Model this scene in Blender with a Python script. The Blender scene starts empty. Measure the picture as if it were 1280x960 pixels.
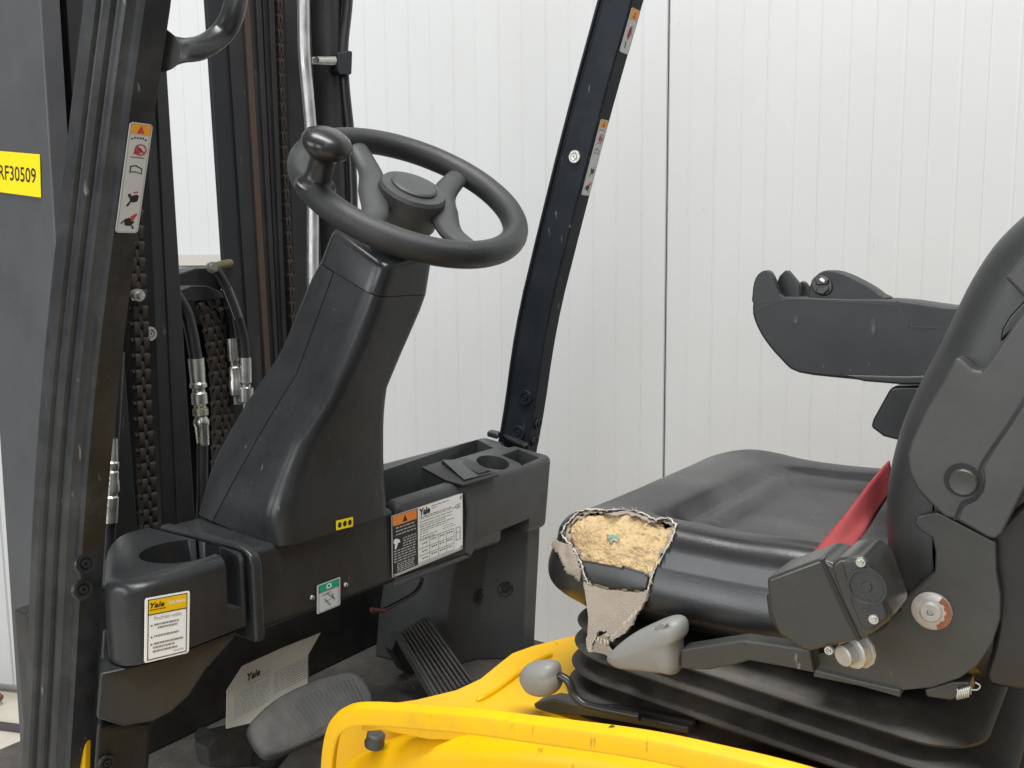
import bpy, bmesh, math, random
from mathutils import Vector, Matrix, noise
random.seed(7)
S = bpy.context.scene
COL = S.collection
V = Vector

# ------------------------------------------------------------------ camera
FPX, CX, CY, EYE = 1150.0, 640.0, 480.0, 1.55
DN = V((85, -9000, -FPX)).normalized()
CZ = -DN
CYV = V((820, (85*820 + FPX*FPX)/9000.0, -FPX)).normalized()
CXV = CYV.cross(CZ)
CAM = V((0, 0, EYE))
M3 = Matrix((CXV, CYV, CZ))                      # world = M3 @ cam
cam = bpy.data.cameras.new('camera')
cam.sensor_fit = 'HORIZONTAL'; cam.sensor_width = 36.0
cam.lens = 36.0*FPX/1280.0
cam.clip_start = 0.02; cam.clip_end = 60
camo = bpy.data.objects.new('camera', cam); COL.objects.link(camo)
camo.matrix_world = Matrix.Translation(CAM) @ M3.to_4x4()
S.camera = camo

# ------------------------------------------------------------------ light (a hall with ceiling lamps, plus an added key light from the side)
W = bpy.data.worlds.new('World'); S.world = W; W.use_nodes = True
bg = W.node_tree.nodes['Background']
bg.inputs[0].default_value = (0.95, 0.98, 1.0, 1); bg.inputs[1].default_value = 0.19
def area(name, loc, sx, sy, power, col=(1, .99, .975), tgt=None):
    l = bpy.data.lights.new(name, 'AREA'); l.shape = 'RECTANGLE'; l.size = sx; l.size_y = sy
    l.energy = power; l.color = col
    o = bpy.data.objects.new(name, l); COL.objects.link(o); o.location = loc
    d = (V(tgt) - V(loc)) if tgt else V((0, 0, -1))
    o.rotation_euler = d.to_track_quat('-Z', 'Y').to_euler()
    return o
area('ceiling_or_key_light', (-1.2, -5.6, 2.9), 8.0, 2.6, 400, (.95, .98, 1), tgt=(-0.6, 1.2, 1.3))  # upright key light added out of view, for brighter near faces and sheen
area('ceiling_or_key_light', (0.2, 0.2, 6.4), 5.0, 1.2, 500, tgt=(-0.6, 2.8, 0.2))
area('ceiling_or_key_light', (1.6, -0.6, 3.8), 0.5, 3.0, 13, tgt=(.3, 1.0, 1.0))
S.view_settings.view_transform = 'Standard'; S.view_settings.look = 'None'
S.view_settings.exposure = 0.0; S.view_settings.gamma = 1.0
S.render.engine = 'CYCLES'
S.render.resolution_x, S.render.resolution_y = 1024, 768

# ------------------------------------------------------------------ measuring helpers
def ray(u, v): return M3 @ V((u-CX, -(v-CY), -FPX))
def at(u, v, X=None, Y=None, Z=None, pl=None):
    """point of a known real plane seen at a picture position"""
    d = ray(u, v)
    if X is not None: t = X/d.x
    elif Y is not None: t = Y/d.y
    elif Z is not None: t = (Z-EYE)/d.z
    else: t = (pl[0]-CAM).dot(pl[1])/d.dot(pl[1])
    return CAM + d*t
def pj(p):
    c = M3.transposed() @ (V(p)-CAM)
    return (CX+FPX*c.x/-c.z, CY-FPX*c.y/-c.z)
def inpoly(x, y, P):
    r = False; j = len(P)-1
    for i in range(len(P)):
        if (P[i][1] > y) != (P[j][1] > y) and x < (P[j][0]-P[i][0])*(y-P[i][1])/(P[j][1]-P[i][1])+P[i][0]: r = not r
        j = i
    return r
def lerp(a, b, t): return a+(b-a)*t
def interp(tab, x):
    if x <= tab[0][0]: return tab[0][1]
    for (a, fa), (b, fb) in zip(tab, tab[1:]):
        if x <= b:
            return lerp(fa, fb, (x-a)/(b-a))
    return tab[-1][1]
def catmull(P, n=6, closed=False):
    P = [V(p) for p in P]; out = []; m = len(P)
    for i in range(m if closed else m-1):
        if closed: a, b, c, d = P[i-1], P[i], P[(i+1) % m], P[(i+2) % m]
        else: a, b, c, d = P[max(i-1, 0)], P[i], P[i+1], P[min(i+2, m-1)]
        for k in range(n):
            t = k/n
            out.append(0.5*((2*b)+(c-a)*t+(2*a-5*b+4*c-d)*t*t+(3*b-a-3*c+d)*t**3))
    if not closed: out.append(P[-1])
    return out

# ------------------------------------------------------------------ materials
MATS = {}
def mat(name, col, rough=.5, metal=0, var=.15, vscale=6, bump=0, bscale=300, spec=.5, rvar=.12,
        dust=0, dustcol=(.32, .3, .27), dscale=9, coat=0, scratch=0, scol=(.3, .3, .29), bdist=.001):
    m = bpy.data.materials.new(name); m.use_nodes = True; MATS[name] = m
    nt = m.node_tree; N = nt.nodes; L = nt.links
    b = N['Principled BSDF']
    b.inputs['Metallic'].default_value = metal
    b.inputs['Specular IOR Level'].default_value = spec
    b.inputs['Coat Weight'].default_value = coat
    b.inputs['Coat Roughness'].default_value = .12
    tc = N.new('ShaderNodeTexCoord')
    n1 = N.new('ShaderNodeTexNoise'); n1.inputs['Scale'].default_value = vscale; n1.inputs['Detail'].default_value = 7
    n1.inputs['Roughness'].default_value = .62
    L.new(tc.outputs['Object'], n1.inputs['Vector'])
    mx = N.new('ShaderNodeMix'); mx.data_type = 'RGBA'
    mx.inputs[6].default_value = tuple(c*(1-var) for c in col)+(1,)
    mx.inputs[7].default_value = tuple(min(1, c*(1+var)) for c in col)+(1,)
    L.new(n1.outputs['Fac'], mx.inputs[0])
    out = mx.outputs[2]
    def layer(fac, c, out):
        q = N.new('ShaderNodeMix'); q.data_type = 'RGBA'
        L.new(fac, q.inputs[0]); L.new(out, q.inputs[6]); q.inputs[7].default_value = tuple(c)+(1,)
        return q.outputs[2]
    if dust:
        n2 = N.new('ShaderNodeTexNoise'); n2.inputs['Scale'].default_value = dscale; n2.inputs['Detail'].default_value = 9
        n2.inputs['Roughness'].default_value = .7
        L.new(tc.outputs['Object'], n2.inputs['Vector'])
        mr = N.new('ShaderNodeMapRange'); mr.inputs[1].default_value = .42; mr.inputs[2].default_value = .78
        mr.inputs[3].default_value = 0; mr.inputs[4].default_value = dust
        L.new(n2.outputs['Fac'], mr.inputs[0]); out = layer(mr.outputs[0], dustcol, out)
    if scratch:
        mp = N.new('ShaderNodeMapping'); mp.inputs['Scale'].default_value = (70, 70, 16); mp.inputs['Rotation'].default_value = (.35, .5, .2)
        L.new(tc.outputs['Object'], mp.inputs[0])
        n3 = N.new('ShaderNodeTexNoise'); n3.inputs['Scale'].default_value = 1.3; n3.inputs['Detail'].default_value = 4
        L.new(mp.outputs[0], n3.inputs['Vector'])
        mr = N.new('ShaderNodeMapRange'); mr.inputs[1].default_value = .72-.06*scratch; mr.inputs[2].default_value = .80-.06*scratch
        L.new(n3.outputs['Fac'], mr.inputs[0]); out = layer(mr.outputs[0], scol, out)
    L.new(out, b.inputs['Base Color'])
    mr = N.new('ShaderNodeMapRange'); mr.inputs[1].default_value = .3; mr.inputs[2].default_value = .7
    mr.inputs[3].default_value = max(.03, rough-rvar); mr.inputs[4].default_value = min(1, rough+rvar)
    L.new(n1.outputs['Fac'], mr.inputs[0]); L.new(mr.outputs[0], b.inputs['Roughness'])
    if bump:
        n4 = N.new('ShaderNodeTexNoise'); n4.inputs['Scale'].default_value = bscale; n4.inputs['Detail'].default_value = 3
        L.new(tc.outputs['Object'], n4.inputs['Vector'])
        bp = N.new('ShaderNodeBump'); bp.inputs['Strength'].default_value = bump; bp.inputs['Distance'].default_value = bdist
        L.new(n4.outputs['Fac'], bp.inputs['Height']); L.new(bp.outputs[0], b.inputs['Normal'])
    return m
mat('arm_plastic', (.015, .0165, .0175), .45, spec=.4, bump=.15, bscale=1400, dust=.1, dustcol=(.1, .1, .1))
mat('plastic', (.020, .0215, .023), .29, spec=.42, bump=.15, bscale=1400, dust=.10, dustcol=(.16, .16, .155), scratch=.25, scol=(.12, .12, .12))
mat('plastic_dull', (.010, .0105, .011), .5, bump=.4, bscale=700, dust=.3, dustcol=(.12, .115, .105))
mat('plastic_grey', (.044, .046, .047), .44, spec=.38, bump=.45, bscale=800, dust=.15, dustcol=(.16, .16, .155))
mat('rim_rubber', (.015, .016, .0175), .42, rvar=.2, bump=.6, bscale=900, dust=.12, dustcol=(.14, .14, .14))
mat('knob', (.018, .017, .0175), .27, bump=.05)
mat('pillar_worn', (.011, .013, .016), .42, bump=.15, bscale=180, dust=.6, dustcol=(.07, .07, .07), scratch=.55, scol=(.25, .25, .24), dscale=18)
mat('pillar_paint', (.008, .011, .016), .5, spec=.2, bump=.1, bscale=250, dust=.25, dustcol=(.05, .055, .06), scratch=.4, scol=(.22, .22, .21), dscale=14)
mat('mast_grey', (.058, .060, .066), .55, bump=.2, bscale=200, dust=.3, dustcol=(.11, .11, .11))
mat('mast_black', (.009, .0095, .011), .5, bump=.2, bscale=200, dust=.35, dustcol=(.035, .033, .03), scratch=.3, scol=(.12, .11, .10))
mat('mast_blue', (.006, .0075, .012), .5, bump=.2, bscale=150, dust=.3, dustcol=(.022, .023, .026))
mat('rust', (.06, .036, .023), .75, var=.9, vscale=260, bump=.6, bscale=300, dust=.5, dustcol=(.05, .04, .035))
mat('rust_orange', (.24, .085, .04), .8, var=.6, vscale=120, bump=.6)
mat('chain', (.022, .017, .014), .5, metal=.3, var=.5, vscale=60, bump=.4, dust=.4, dustcol=(.07, .055, .045))
mat('zinc', (.55, .55, .52), .3, metal=.9, var=.2, vscale=40, bump=.2, dust=.45, dustcol=(.25, .23, .2), dscale=40)
mat('chrome', (.55, .56, .55), .42, metal=.95, var=.25, vscale=18, dust=.5, dustcol=(.25, .25, .23), dscale=25)
mat('brass', (.45, .40, .20), .35, metal=.8, var=.2, vscale=40)
mat('hose', (.014, .014, .015), .33, bump=.3, bscale=500, dust=.25, dustcol=(.07, .07, .065))
mat('sleeve', (.03, .03, .032), .12, coat=.6, spec=.7)
mat('rubber', (.024, .0225, .019), .58, bump=.3, bscale=220, dust=.8, dustcol=(.10, .09, .074), dscale=12)
mat('pedal', (.040, .040, .039), .6, bump=.4, bscale=400, dust=.7, dustcol=(.12, .113, .10), dscale=16)
mat('vinyl', (.013, .013, .0135), .29, bump=.10, bscale=420, rvar=.08, dust=.12, dustcol=(.07, .07, .07))
mat('bolster', (.027, .028, .028), .46, bump=.12, bscale=1500, dust=.15, dustcol=(.11, .11, .105))
mat('cover_grey', (.036, .037, .036), .52, bump=.1, bscale=1500, dust=.25, dustcol=(.13, .125, .115))
mat('bracket', (.030, .031, .029), .42, bump=.15, bscale=200, dust=.35, dustcol=(.085, .075, .055), scratch=.15, scol=(.4, .38, .35))
mat('retractor', (.026, .026, .024), .3, bump=.1, dust=.3, dustcol=(.07, .062, .045), coat=.1)
mat('steel_dull', (.42, .41, .38), .48, metal=.35, var=.25, vscale=70, dust=.5, dustcol=(.22, .2, .17), dscale=60)
mat('foam', (.47, .345, .185), .95, var=.5, vscale=45, bump=1.0, bscale=150, bdist=.006, dust=.8, dustcol=(.36, .235, .11), dscale=28)
mat('textile', (.26, .222, .18), .95, var=.25, vscale=45, bump=1, bscale=600, dust=.5, dustcol=(.20, .17, .14), dscale=30)
mat('thread', (.50, .45, .38), .9, var=.3, vscale=80)
mat('shell', (.012, .012, .012), .3)
mat('yellow', (.72, .40, .002), .38, spec=.28, var=.08, bump=.06, bscale=120, dust=.35, dustcol=(.50, .29, .03), dscale=7, scratch=.12, scol=(.16, .10, .03))
mat('yellow_chipped', (.74, .41, .002), .40, spec=.28, var=.08, bump=.08, bscale=120, dust=.45, dustcol=(.45, .27, .04), dscale=30, scratch=.75, scol=(.14, .09, .03))
mat('grip_grey', (.19, .19, .18), .5, var=.12, bump=.1, dust=.3, dustcol=(.22, .21, .19))
mat('rod', (.03, .03, .03), .3, metal=.4)
mat('belt', (.40, .055, .06), .75, var=.2, vscale=30, bump=.8, bscale=900)
mat('floor_mat', (.045, .042, .037), .8, bump=.7, bscale=200, dust=.8, dustcol=(.13, .118, .10), dscale=10)
mat('grit', (.16, .14, .11), .9, var=.4, vscale=90)
mat('white_print', (.86, .87, .86), .4, var=.05)
mat('silver_print', (.50, .52, .52), .45, var=.05)
mat('cream_print', (.55, .53, .46), .5, var=.15, vscale=20)
mat('yellow_print', (.82, .50, .006), .45, var=.04)
mat('plate_yellow', (.88, .68, .0), .45, var=.03)
mat('orange_print', (.85, .25, .025), .45, var=.04)
mat('amber_print', (.70, .30, .03), .45, var=.04)
mat('green_print', (.01, .30, .17), .45, var=.04)
mat('black_print', (.015, .015, .014), .5, var=.05)
mat('grey_print', (.25, .25, .25), .5, var=.05)
mat('red_print', (.40, .05, .07), .5, var=.1)
mat('wire_red', (.12, .02, .015), .5)
mat('teal', (.12, .28, .22), .8, var=.3, vscale=60)
mat('wall_paint', (.495, .507, .512), .5, var=.02, vscale=2.2, rvar=.08, dust=.25, dustcol=(.44, .43, .40), dscale=3.0, scratch=-.25, scol=(.33, .31, .28), bump=.12, bscale=2.2, bdist=.004)
mat('seam_gap', (.42, .42, .42), .7)
mat('concrete', (.58, .54, .46), .55, var=.12, vscale=5, bump=.2, bscale=60, dust=.3, dustcol=(.4, .37, .31))
mat('trunking', (.42, .41, .37), .5, var=.06)
mat('cream_box', (.50, .46, .33), .5, var=.06)
mat('redbrown', (.22, .07, .045), .6, var=.2, vscale=20)
mat('darkrail', (.06, .05, .055), .6)

# woven webbing: fine cross bands on the belt
_n = MATS['belt'].node_tree; _w = _n.nodes.new('ShaderNodeTexWave'); _w.inputs['Scale'].default_value = 420; _w.inputs['Distortion'].default_value = 1.5
_w.bands_direction = 'DIAGONAL'
_n.links.new([q for q in _n.nodes if q.type == 'TEX_COORD'][0].outputs['Object'], _w.inputs['Vector'])
_b = [q for q in _n.nodes if q.type == 'BUMP'][0]; _n.links.new(_w.outputs['Fac'], _b.inputs['Height'])

# ------------------------------------------------------------------ object helpers
def build(name, verts, faces, m, parent=None, bevel=0, seg=2, angle=35, subsurf=0, smooth=True, bang=30):
    me = bpy.data.meshes.new(name); me.from_pydata([tuple(v) for v in verts], [], faces)
    bm = bmesh.new(); bm.from_mesh(me)
    bmesh.ops.recalc_face_normals(bm, faces=bm.faces)
    bm.to_mesh(me); bm.free()
    me.materials.append(MATS[m])
    if smooth:
        for p in me.polygons: p.use_smooth = True
        me.set_sharp_from_angle(angle=math.radians(angle))
    o = bpy.data.objects.new(name, me); COL.objects.link(o)
    if name in ('pictogram', 'prohibition_mark', 'printed_lines', 'table_figures', 'bullet_points', 'sticker_border', 'table_rules'): o['kind'] = 'stuff'
    if bevel:
        md = o.modifiers.new('bevel', 'BEVEL'); md.width = bevel; md.segments = seg
        md.limit_method = 'ANGLE'; md.angle_limit = math.radians(bang); md.harden_normals = True
    if subsurf:
        md = o.modifiers.new('sub', 'SUBSURF'); md.levels = subsurf; md.render_levels = subsurf
    if parent is not None: setp(o, parent)
    return o
INV = {}
def setp(o, p):
    o.parent = p
    o.matrix_parent_inverse = INV.get(p.name, Matrix.Identity(4))
class MB:
    def __init__(s): s.v = []; s.f = []
    def add(s, v, f):
        n = len(s.v); s.v += [V(p) for p in v]; s.f += [tuple(i+n for i in q) for q in f]; return s
    def build(s, name, m, parent=None, **k): return build(name, s.v, s.f, m, parent, **k)
def rings(R, caps=True, closed=True):
    n = len(R[0]); v = [p for r in R for p in r]; f = []
    for i in range(len(R)-1):
        for j in range(n if closed else n-1):
            k = (j+1) % n
            f.append((i*n+j, i*n+k, (i+1)*n+k, (i+1)*n+j))
    if caps: f.append(tuple(range(n))[::-1]); f.append(tuple((len(R)-1)*n+j for j in range(n)))
    return v, f
def perp(d):
    d = d.normalized(); a = V((0, 0, 1)) if abs(d.z) < .9 else V((1, 0, 0))
    x = d.cross(a).normalized(); return x, d.cross(x).normalized()
def tube(P, r, n=14):
    P = [V(p) for p in P]; R = []
    x = None
    for i, p in enumerate(P):
        d = (P[min(i+1, len(P)-1)]-P[max(i-1, 0)]).normalized()
        if x is None: x, y = perp(d)
        else:
            x = (x-d*x.dot(d)).normalized(); y = d.cross(x)
        rr = r[i] if isinstance(r, (list, tuple)) else r
        R.append([p+(x*math.cos(2*math.pi*k/n)+y*math.sin(2*math.pi*k/n))*rr for k in range(n)])
    return rings(R)
def lathe(prof, o, ax, n=32):
    """prof = [(radius, height along axis)]"""
    o = V(o); ax = V(ax).normalized(); x, y = perp(ax)
    R = [[o+ax*h+(x*math.cos(2*math.pi*k/n)+y*math.sin(2*math.pi*k/n))*max(r, 1e-5) for k in range(n)] for r, h in prof]
    return rings(R)
def prism(P, d):
    """closed solid from an outline pushed along d"""
    P = [V(p) for p in P]; d = V(d)
    return rings([P, [p+d for p in P]])
def box(a, b):
    a, b = V(a), V(b)
    return prism([(a.x, a.y, a.z), (b.x, a.y, a.z), (b.x, b.y, a.z), (a.x, b.y, a.z)], (0, 0, b.z-a.z))
def ypoly(px, Y, d, sm=0):
    P = [at(u, v, Y=Y) for u, v in px]
    if sm: P = catmull(P, sm, True)
    return prism(P, (0, d, 0))
def pillow(px, Y, d, n=10, sm=3, e=.55):
    """outline at mid depth, swelling from two softly flattened ends"""
    P = catmull([at(u, v, Y=Y) for u, v in px], sm, True); c = sum(P, V())/len(P); R = []
    for k in range(n+1):
        a = math.pi*k/n; k_ = max(.05, math.sin(a)**e)
        R.append([lerp(c, p, k_)+V((0, -math.cos(a)*d/2, 0)) for p in P])
    return rings(R)
def xpoly(px, X, d): return prism([at(u, v, X=X) for u, v in px], (d, 0, 0))
def bake(o):
    dg = bpy.context.evaluated_depsgraph_get(); dg.update()
    me = bpy.data.meshes.new_from_object(o.evaluated_get(dg), depsgraph=dg)
    o.modifiers.clear(); old = o.data; o.data = me; bpy.data.meshes.remove(old)
    return o
def cut(o, shapes):
    for v, f in shapes:
        c = build('cutter', v, f, 'plastic_dull', smooth=False)
        md = o.modifiers.new('cut', 'BOOLEAN'); md.operation = 'DIFFERENCE'; md.solver = 'EXACT'; md.object = c
        bake(o); bpy.data.objects.remove(c, do_unlink=True)
    for p in o.data.polygons: p.use_smooth = True
    o.data.set_sharp_from_angle(angle=math.radians(35))
    return o
def addbevel(o, w, seg=2, ang=30):
    md = o.modifiers.new('bevel', 'BEVEL'); md.width = w; md.segments = seg
    md.limit_method = 'ANGLE'; md.angle_limit = math.radians(ang); md.harden_normals = True
def rrect(w, h, r, n=4, x0=0, y0=0):
    out = []
    for cx, cy, a0 in ((w-r, h-r, 0), (r, h-r, 90), (r, r, 180), (w-r, r, 270)):
        for k in range(n+1):
            a = math.radians(a0+90*k/n); out.append((x0+cx+r*math.cos(a), y0+cy+r*math.sin(a)))
    return out

class Face:
    """a flat label plane: s across 0..1, t down 0..1, h above it"""
    def __init__(s, tl, tr, bl, out):
        s.o = V(tl); s.x = V(tr)-V(tl); s.y = V(bl)-V(tl)
        s.n = s.x.cross(s.y).normalized()
        if s.n.dot(V(out)) < 0: s.n = -s.n
    def p(s, a, b, h=0): return s.o+s.x*a+s.y*b+s.n*h
    def rect(s, a0, b0, a1, b1, h0, h1, r=0):
        if r:
            W, H = s.x.length, s.y.length
            P = [(a0+q[0]/W, b0+q[1]/H) for q in rrect((a1-a0)*W, (b1-b0)*H, r)]
        else: P = [(a0, b0), (a1, b0), (a1, b1), (a0, b1)]
        return prism([s.p(a, b, h0) for a, b in P], s.n*(h1-h0))
    def poly(s, P, h0, h1): return prism([s.p(a, b, h0) for a, b in P], s.n*(h1-h0))
    def text(s, txt, a, b, height, m, parent, name='lettering', h=.0009, width=None, bold=0, shear=0, thick=.0002):
        cu = bpy.data.curves.new('t', 'FONT'); cu.body = txt; cu.size = 1; cu.offset = bold; cu.shear = shear
        cu.resolution_u = 3
        t = bpy.data.objects.new('t', cu); COL.objects.link(t)
        dg = bpy.context.evaluated_depsgraph_get(); dg.update()
        me = bpy.data.meshes.new_from_object(t.evaluated_get(dg), depsgraph=dg)
        bpy.data.objects.remove(t, do_unlink=True)
        xs = [v.co.x for v in me.vertices]; ys = [v.co.y for v in me.vertices]
        x0, x1, y0, y1 = min(xs), max(xs), min(ys), max(ys)
        H = s.y.length; Wd = s.x.length
        k = height*H/(y1-y0); kx = (width*Wd/(x1-x0)) if width else k
        ux, uy = s.x.normalized(), s.y.normalized()
        q = s.p(a, b, h)
        vs = [q+ux*((v.co.x-x0)*kx)+uy*((y1-v.co.y)*k) for v in me.vertices]
        fs = [tuple(p.vertices) for p in me.polygons]
        return build(name, vs, fs, m, parent, smooth=False)
def printlines(F, rows, m, parent, h=.0009, name='printed_lines', th=.3):
    """rows of print too small to read: (a0, b, a1, height)"""
    mb = MB(); rd = random.Random(len(rows)*7+3)
    for a0, b, a1, hh in rows:
        a = a0
        while a < a1-.01:
            w = min(a1-a, rd.uniform(.02, .085)*(a1-a0)/.5+.008)
            mb.add(*F.rect(a, b, a+w, b+hh, h, h+.00015)); a += w+.012
    return mb.build(name, m, parent, smooth=False)

# ------------------------------------------------------------------ the setting
def structure(o, kind='structure'): o['kind'] = kind; return o
fl = build('floor', *box((-9, -4, -.2), (5, 8, 0)), 'concrete'); structure(fl)
Rr = V((M3[0][0], M3[1][0], 0)).normalized(); Fw = V((-M3[0][2], -M3[1][2], 0)).normalized()
ang = math.radians(13.5)
T = Rr*math.cos(ang)-Fw*math.sin(ang); NW = V((0, 0, 1)).cross(T); NW = NW if NW.dot(Fw) < 0 else -NW   # towards camera
W0 = at(10, 868, Z=0)
def wp(t, z, h=0): return W0+T*t+V((0, 0, z))+NW*h
wall = build('wall', *prism([wp(-2.2, 0, -.03), wp(6.2, 0, -.03), wp(6.2, 0, -.12), wp(-2.2, 0, -.12)], (0, 0, 4.2)), 'seam_gap')
wall['label'] = 'white ribbed sheet metal panel wall behind the forklift'; wall['category'] = 'wall'
PITCH, PW = .1392, .1392*8.46
for k in range(-3, 4):
    t0 = 2.384+PW*k; t1 = t0+PW-.0016
    t0 += .0014
    prof = [(t0, -.006), (t0+.003, 0)]
    q = t0+PITCH
    # shallow trapezoid micro ribs, alternately sunk and raised
    x = t0+.060; up = 1
    while x < t1-.02:
        if up: prof += [(x-.0045, 0), (x-.0015, .0009), (x+.0015, .0009), (x+.0045, 0)]
        else: prof += [(x-.0035, 0), (x-.001, -.0012), (x+.001, -.0012), (x+.0035, 0)]
        up = 1-up; x += PITCH/2
    prof += [(t1-.003, 0), (t1, -.006)]
    P = [wp(a, .04, h) for a, h in prof]+[wp(t1, .04, -.027), wp(t0, .04, -.027)]
    build('panel', *prism(P, (0, 0, 4.1)), 'wall_paint', wall, angle=12)
# skirting, cable trunking and floor strip seen behind the mast
def thing(o, label, cat, group=None):
    o['label'] = label; o['category'] = cat
    if group: o['group'] = group
    return o
ta, tb = -.9, 1.1
def wallat(u, v, h=0): return at(u, v, pl=(W0+NW*h, NW))
zt = wallat(220, 324).z
thing(build('cable_trunking', *prism([wp(-.6, zt-.022, .002), wp(1.15, zt-.022, .002), wp(1.15, zt-.022, .035), wp(-.6, zt-.022, .035)], (0, 0, .036)), 'trunking', bevel=.002),
      'grey horizontal cable trunking on the white wall seen through the mast', 'trunking')
p = wallat(230, 345); tt = (p-W0).dot(T)
jb = build('junction_box', *prism([wp(tt+.0, zt-.15, .002), wp(tt+.11, zt-.15, .002), wp(tt+.11, zt-.15, .05), wp(tt, zt-.15, .05)], (0, 0, .118)), 'cream_box', bevel=.004)
thing(jb, 'cream junction box below the cable trunking on the wall', 'junction box')
build('lid', *prism([wp(tt+.008, zt-.142, .0505), wp(tt+.102, zt-.142, .0505), wp(tt+.102, zt-.142, .056), wp(tt+.008, zt-.142, .056)], (0, 0, .10)), 'cream_box', jb, bevel=.003)
thing(build('floor_pipe', *tube([wp(-1.5, .035, .10), wp(-.3, .035, .09), wp(.03, .035, .085), wp(.05, .03, .084)], [.02, .02, .02, .012]), 'redbrown'),
      'red-brown pipe lying on the floor along the wall', 'pipe')
thing(build('floor_rail', *prism([wp(-2, 0.001, .20), wp(.4, 0.001, .20), wp(.4, 0.001, .235), wp(-2, 0.001, .235)], (0, 0, .012)), 'darkrail'),
      'dark flat rail set on the floor in front of the wall', 'rail')

# ------------------------------------------------------------------ FORKLIFT
FK = bpy.data.objects.new('forklift', None); COL.objects.link(FK); FK.location = (-.6, 1.03, 0)
FK['label'] = 'yellow and black counterbalance forklift with torn vinyl seat and black steering column'
FK['category'] = 'forklift'
INV[FK.name] = Matrix.Translation(FK.location).inverted()
def part(name, vf, m, **k): return build(name, vf[0], vf[1], m, FK, **k)

# ---- overhead guard pillars ------------------------------------------------
XP = [(.5, -1.16), (.8, -1.10), (1.0, -1.052), (1.225, -1.004), (1.433, -.955), (1.62, -.903), (1.8, -.850), (2.0, -.790), (2.3, -.68)]
def pillar(prof, y0, xtab):
    zs = [.5+.05*i for i in range(37)]
    R = []
    for z in zs:
        x = (interp(xtab, z-.06)+interp(xtab, z)+interp(xtab, z+.06))/3
        R.append([V((x+a, y0+b, z)) for a, b in prof])
    return rings(R)
# far pillar: broad inner face to the driver, narrow face to the rear
pf = [(0, .003), (0, .040), (-.072, .040), (-.072, -.004), (-.067, -.004), (-.0655, .0015), (-.062, .0015), (-.0605, 0), (-.003, 0)]
FY = 1.515
XF = [(z, x*FY/1.485) for z, x in XP]
# re-measured along the far pillar
XF = []
for u, v in ((628, 700), (664, 540), (682, 409), (714, 280), (750, 140), (790, 0), (835, -160)):
    q = at(u, v, Y=FY); XF.append((q.z, q.x))
pillar_far = part('overhead_guard_pillar', pillar(pf, FY, XF), 'pillar_paint', bevel=.0012)
pillar_far['label'] = 'far black guard pillar with warning stickers on its rear edge'
def fx(z): return (interp(XF, z-.06)+interp(XF, z)+interp(XF, z+.06))/3
# near pillar: ribbed outer profile
XN = []
for u, v in ((112, 960), (121, 850), (128, 720), (136, 600), (148, 480), (160, 380), (172, 290), (185, 200), (199, 100), (214, 0), (232, -110)):
    q = at(u, v, Y=.572); XN.append((q.z, q.x))
XN.insert(0, (.5, XN[0][1]-.08))
pn = [(0, 0), (0, -.027), (-.003, -.0300), (-.010, -.0300), (-.0125, -.0330), (-.0145, -.0375), (-.0180, -.0395), (-.0245, -.0395), (-.0275, -.0370),
      (-.0305, -.0378), (-.0320, -.0430), (-.0350, -.0455), (-.0410, -.0455), (-.0440, -.0430), (-.0465, -.0440), (-.0480, -.0485), (-.0510, -.0510),
      (-.0660, -.0510), (-.070, -.046), (-.070, 0)]
pillar_near = part('overhead_guard_pillar', pillar(pn, .572, XN), 'pillar_worn', angle=25)
pillar_near['label'] = 'near black ribbed guard pillar with warning sticker'
def nx(z): return (interp(XN, z-.06)+interp(XN, z)+interp(XN, z+.06))/3
# bolts
def bolt(parent, p, ax, r, m='mast_black', h=.004, name='bolt', cup=True):
    prof = [(r, 0), (r, h*.5), (r*.93, h), (r*.62, h)] + ([(r*.58, h*.55), (r*.42, h*.5), (r*.36, h*1.2), (r*.16, h*1.2), (r*.12, h*.6), (0, h*.6)] if cup else [(r*.55, h*1.7), (0, h*1.75)])
    return build(name, *lathe(prof, p, ax, 20), m, parent, angle=40)
for u, v, r in ((105, 705, .0125), (102, 737, .0125)):
    z = at(u, v, X=nx(1.18)).z; q = at(u, v, X=nx(z)+.001); bolt(pillar_near, q, (1, 0, .2), r, 'pillar_worn')
for u, v in ((657, 497), (648, 541)):
    bolt(pillar_far, at(u, v, Y=FY-.0005), (0, -1, 0), .016, 'pillar_paint')
for u, v in ((673, 530), (671, 552)):
    z = at(u, v, Y=FY+.02).z; bolt(pillar_far, V((fx(z)+.0005, FY+.021, z)), (1, 0, -.2), .012, 'pillar_paint')
bolt(pillar_far, at(719, 196, Y=FY-.0005), (0, -1, 0), .0125, 'zinc')
# grab handle on the near pillar
ga = [at(198, 62, Y=.575), at(218, 63, Y=.61), at(250, 60, Y=.65), at(275, 44, Y=.68), at(290, 20, Y=.69), at(297, -15, Y=.70), at(300, -60, Y=.70)]
gp = catmull(ga, 5)
part('grab_handle', tube(gp, [.0215, .0205, .0190, .0172, .0155, .0142, .0132]+[.0125]*(len(gp)-7), 18), 'plastic')

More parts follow.
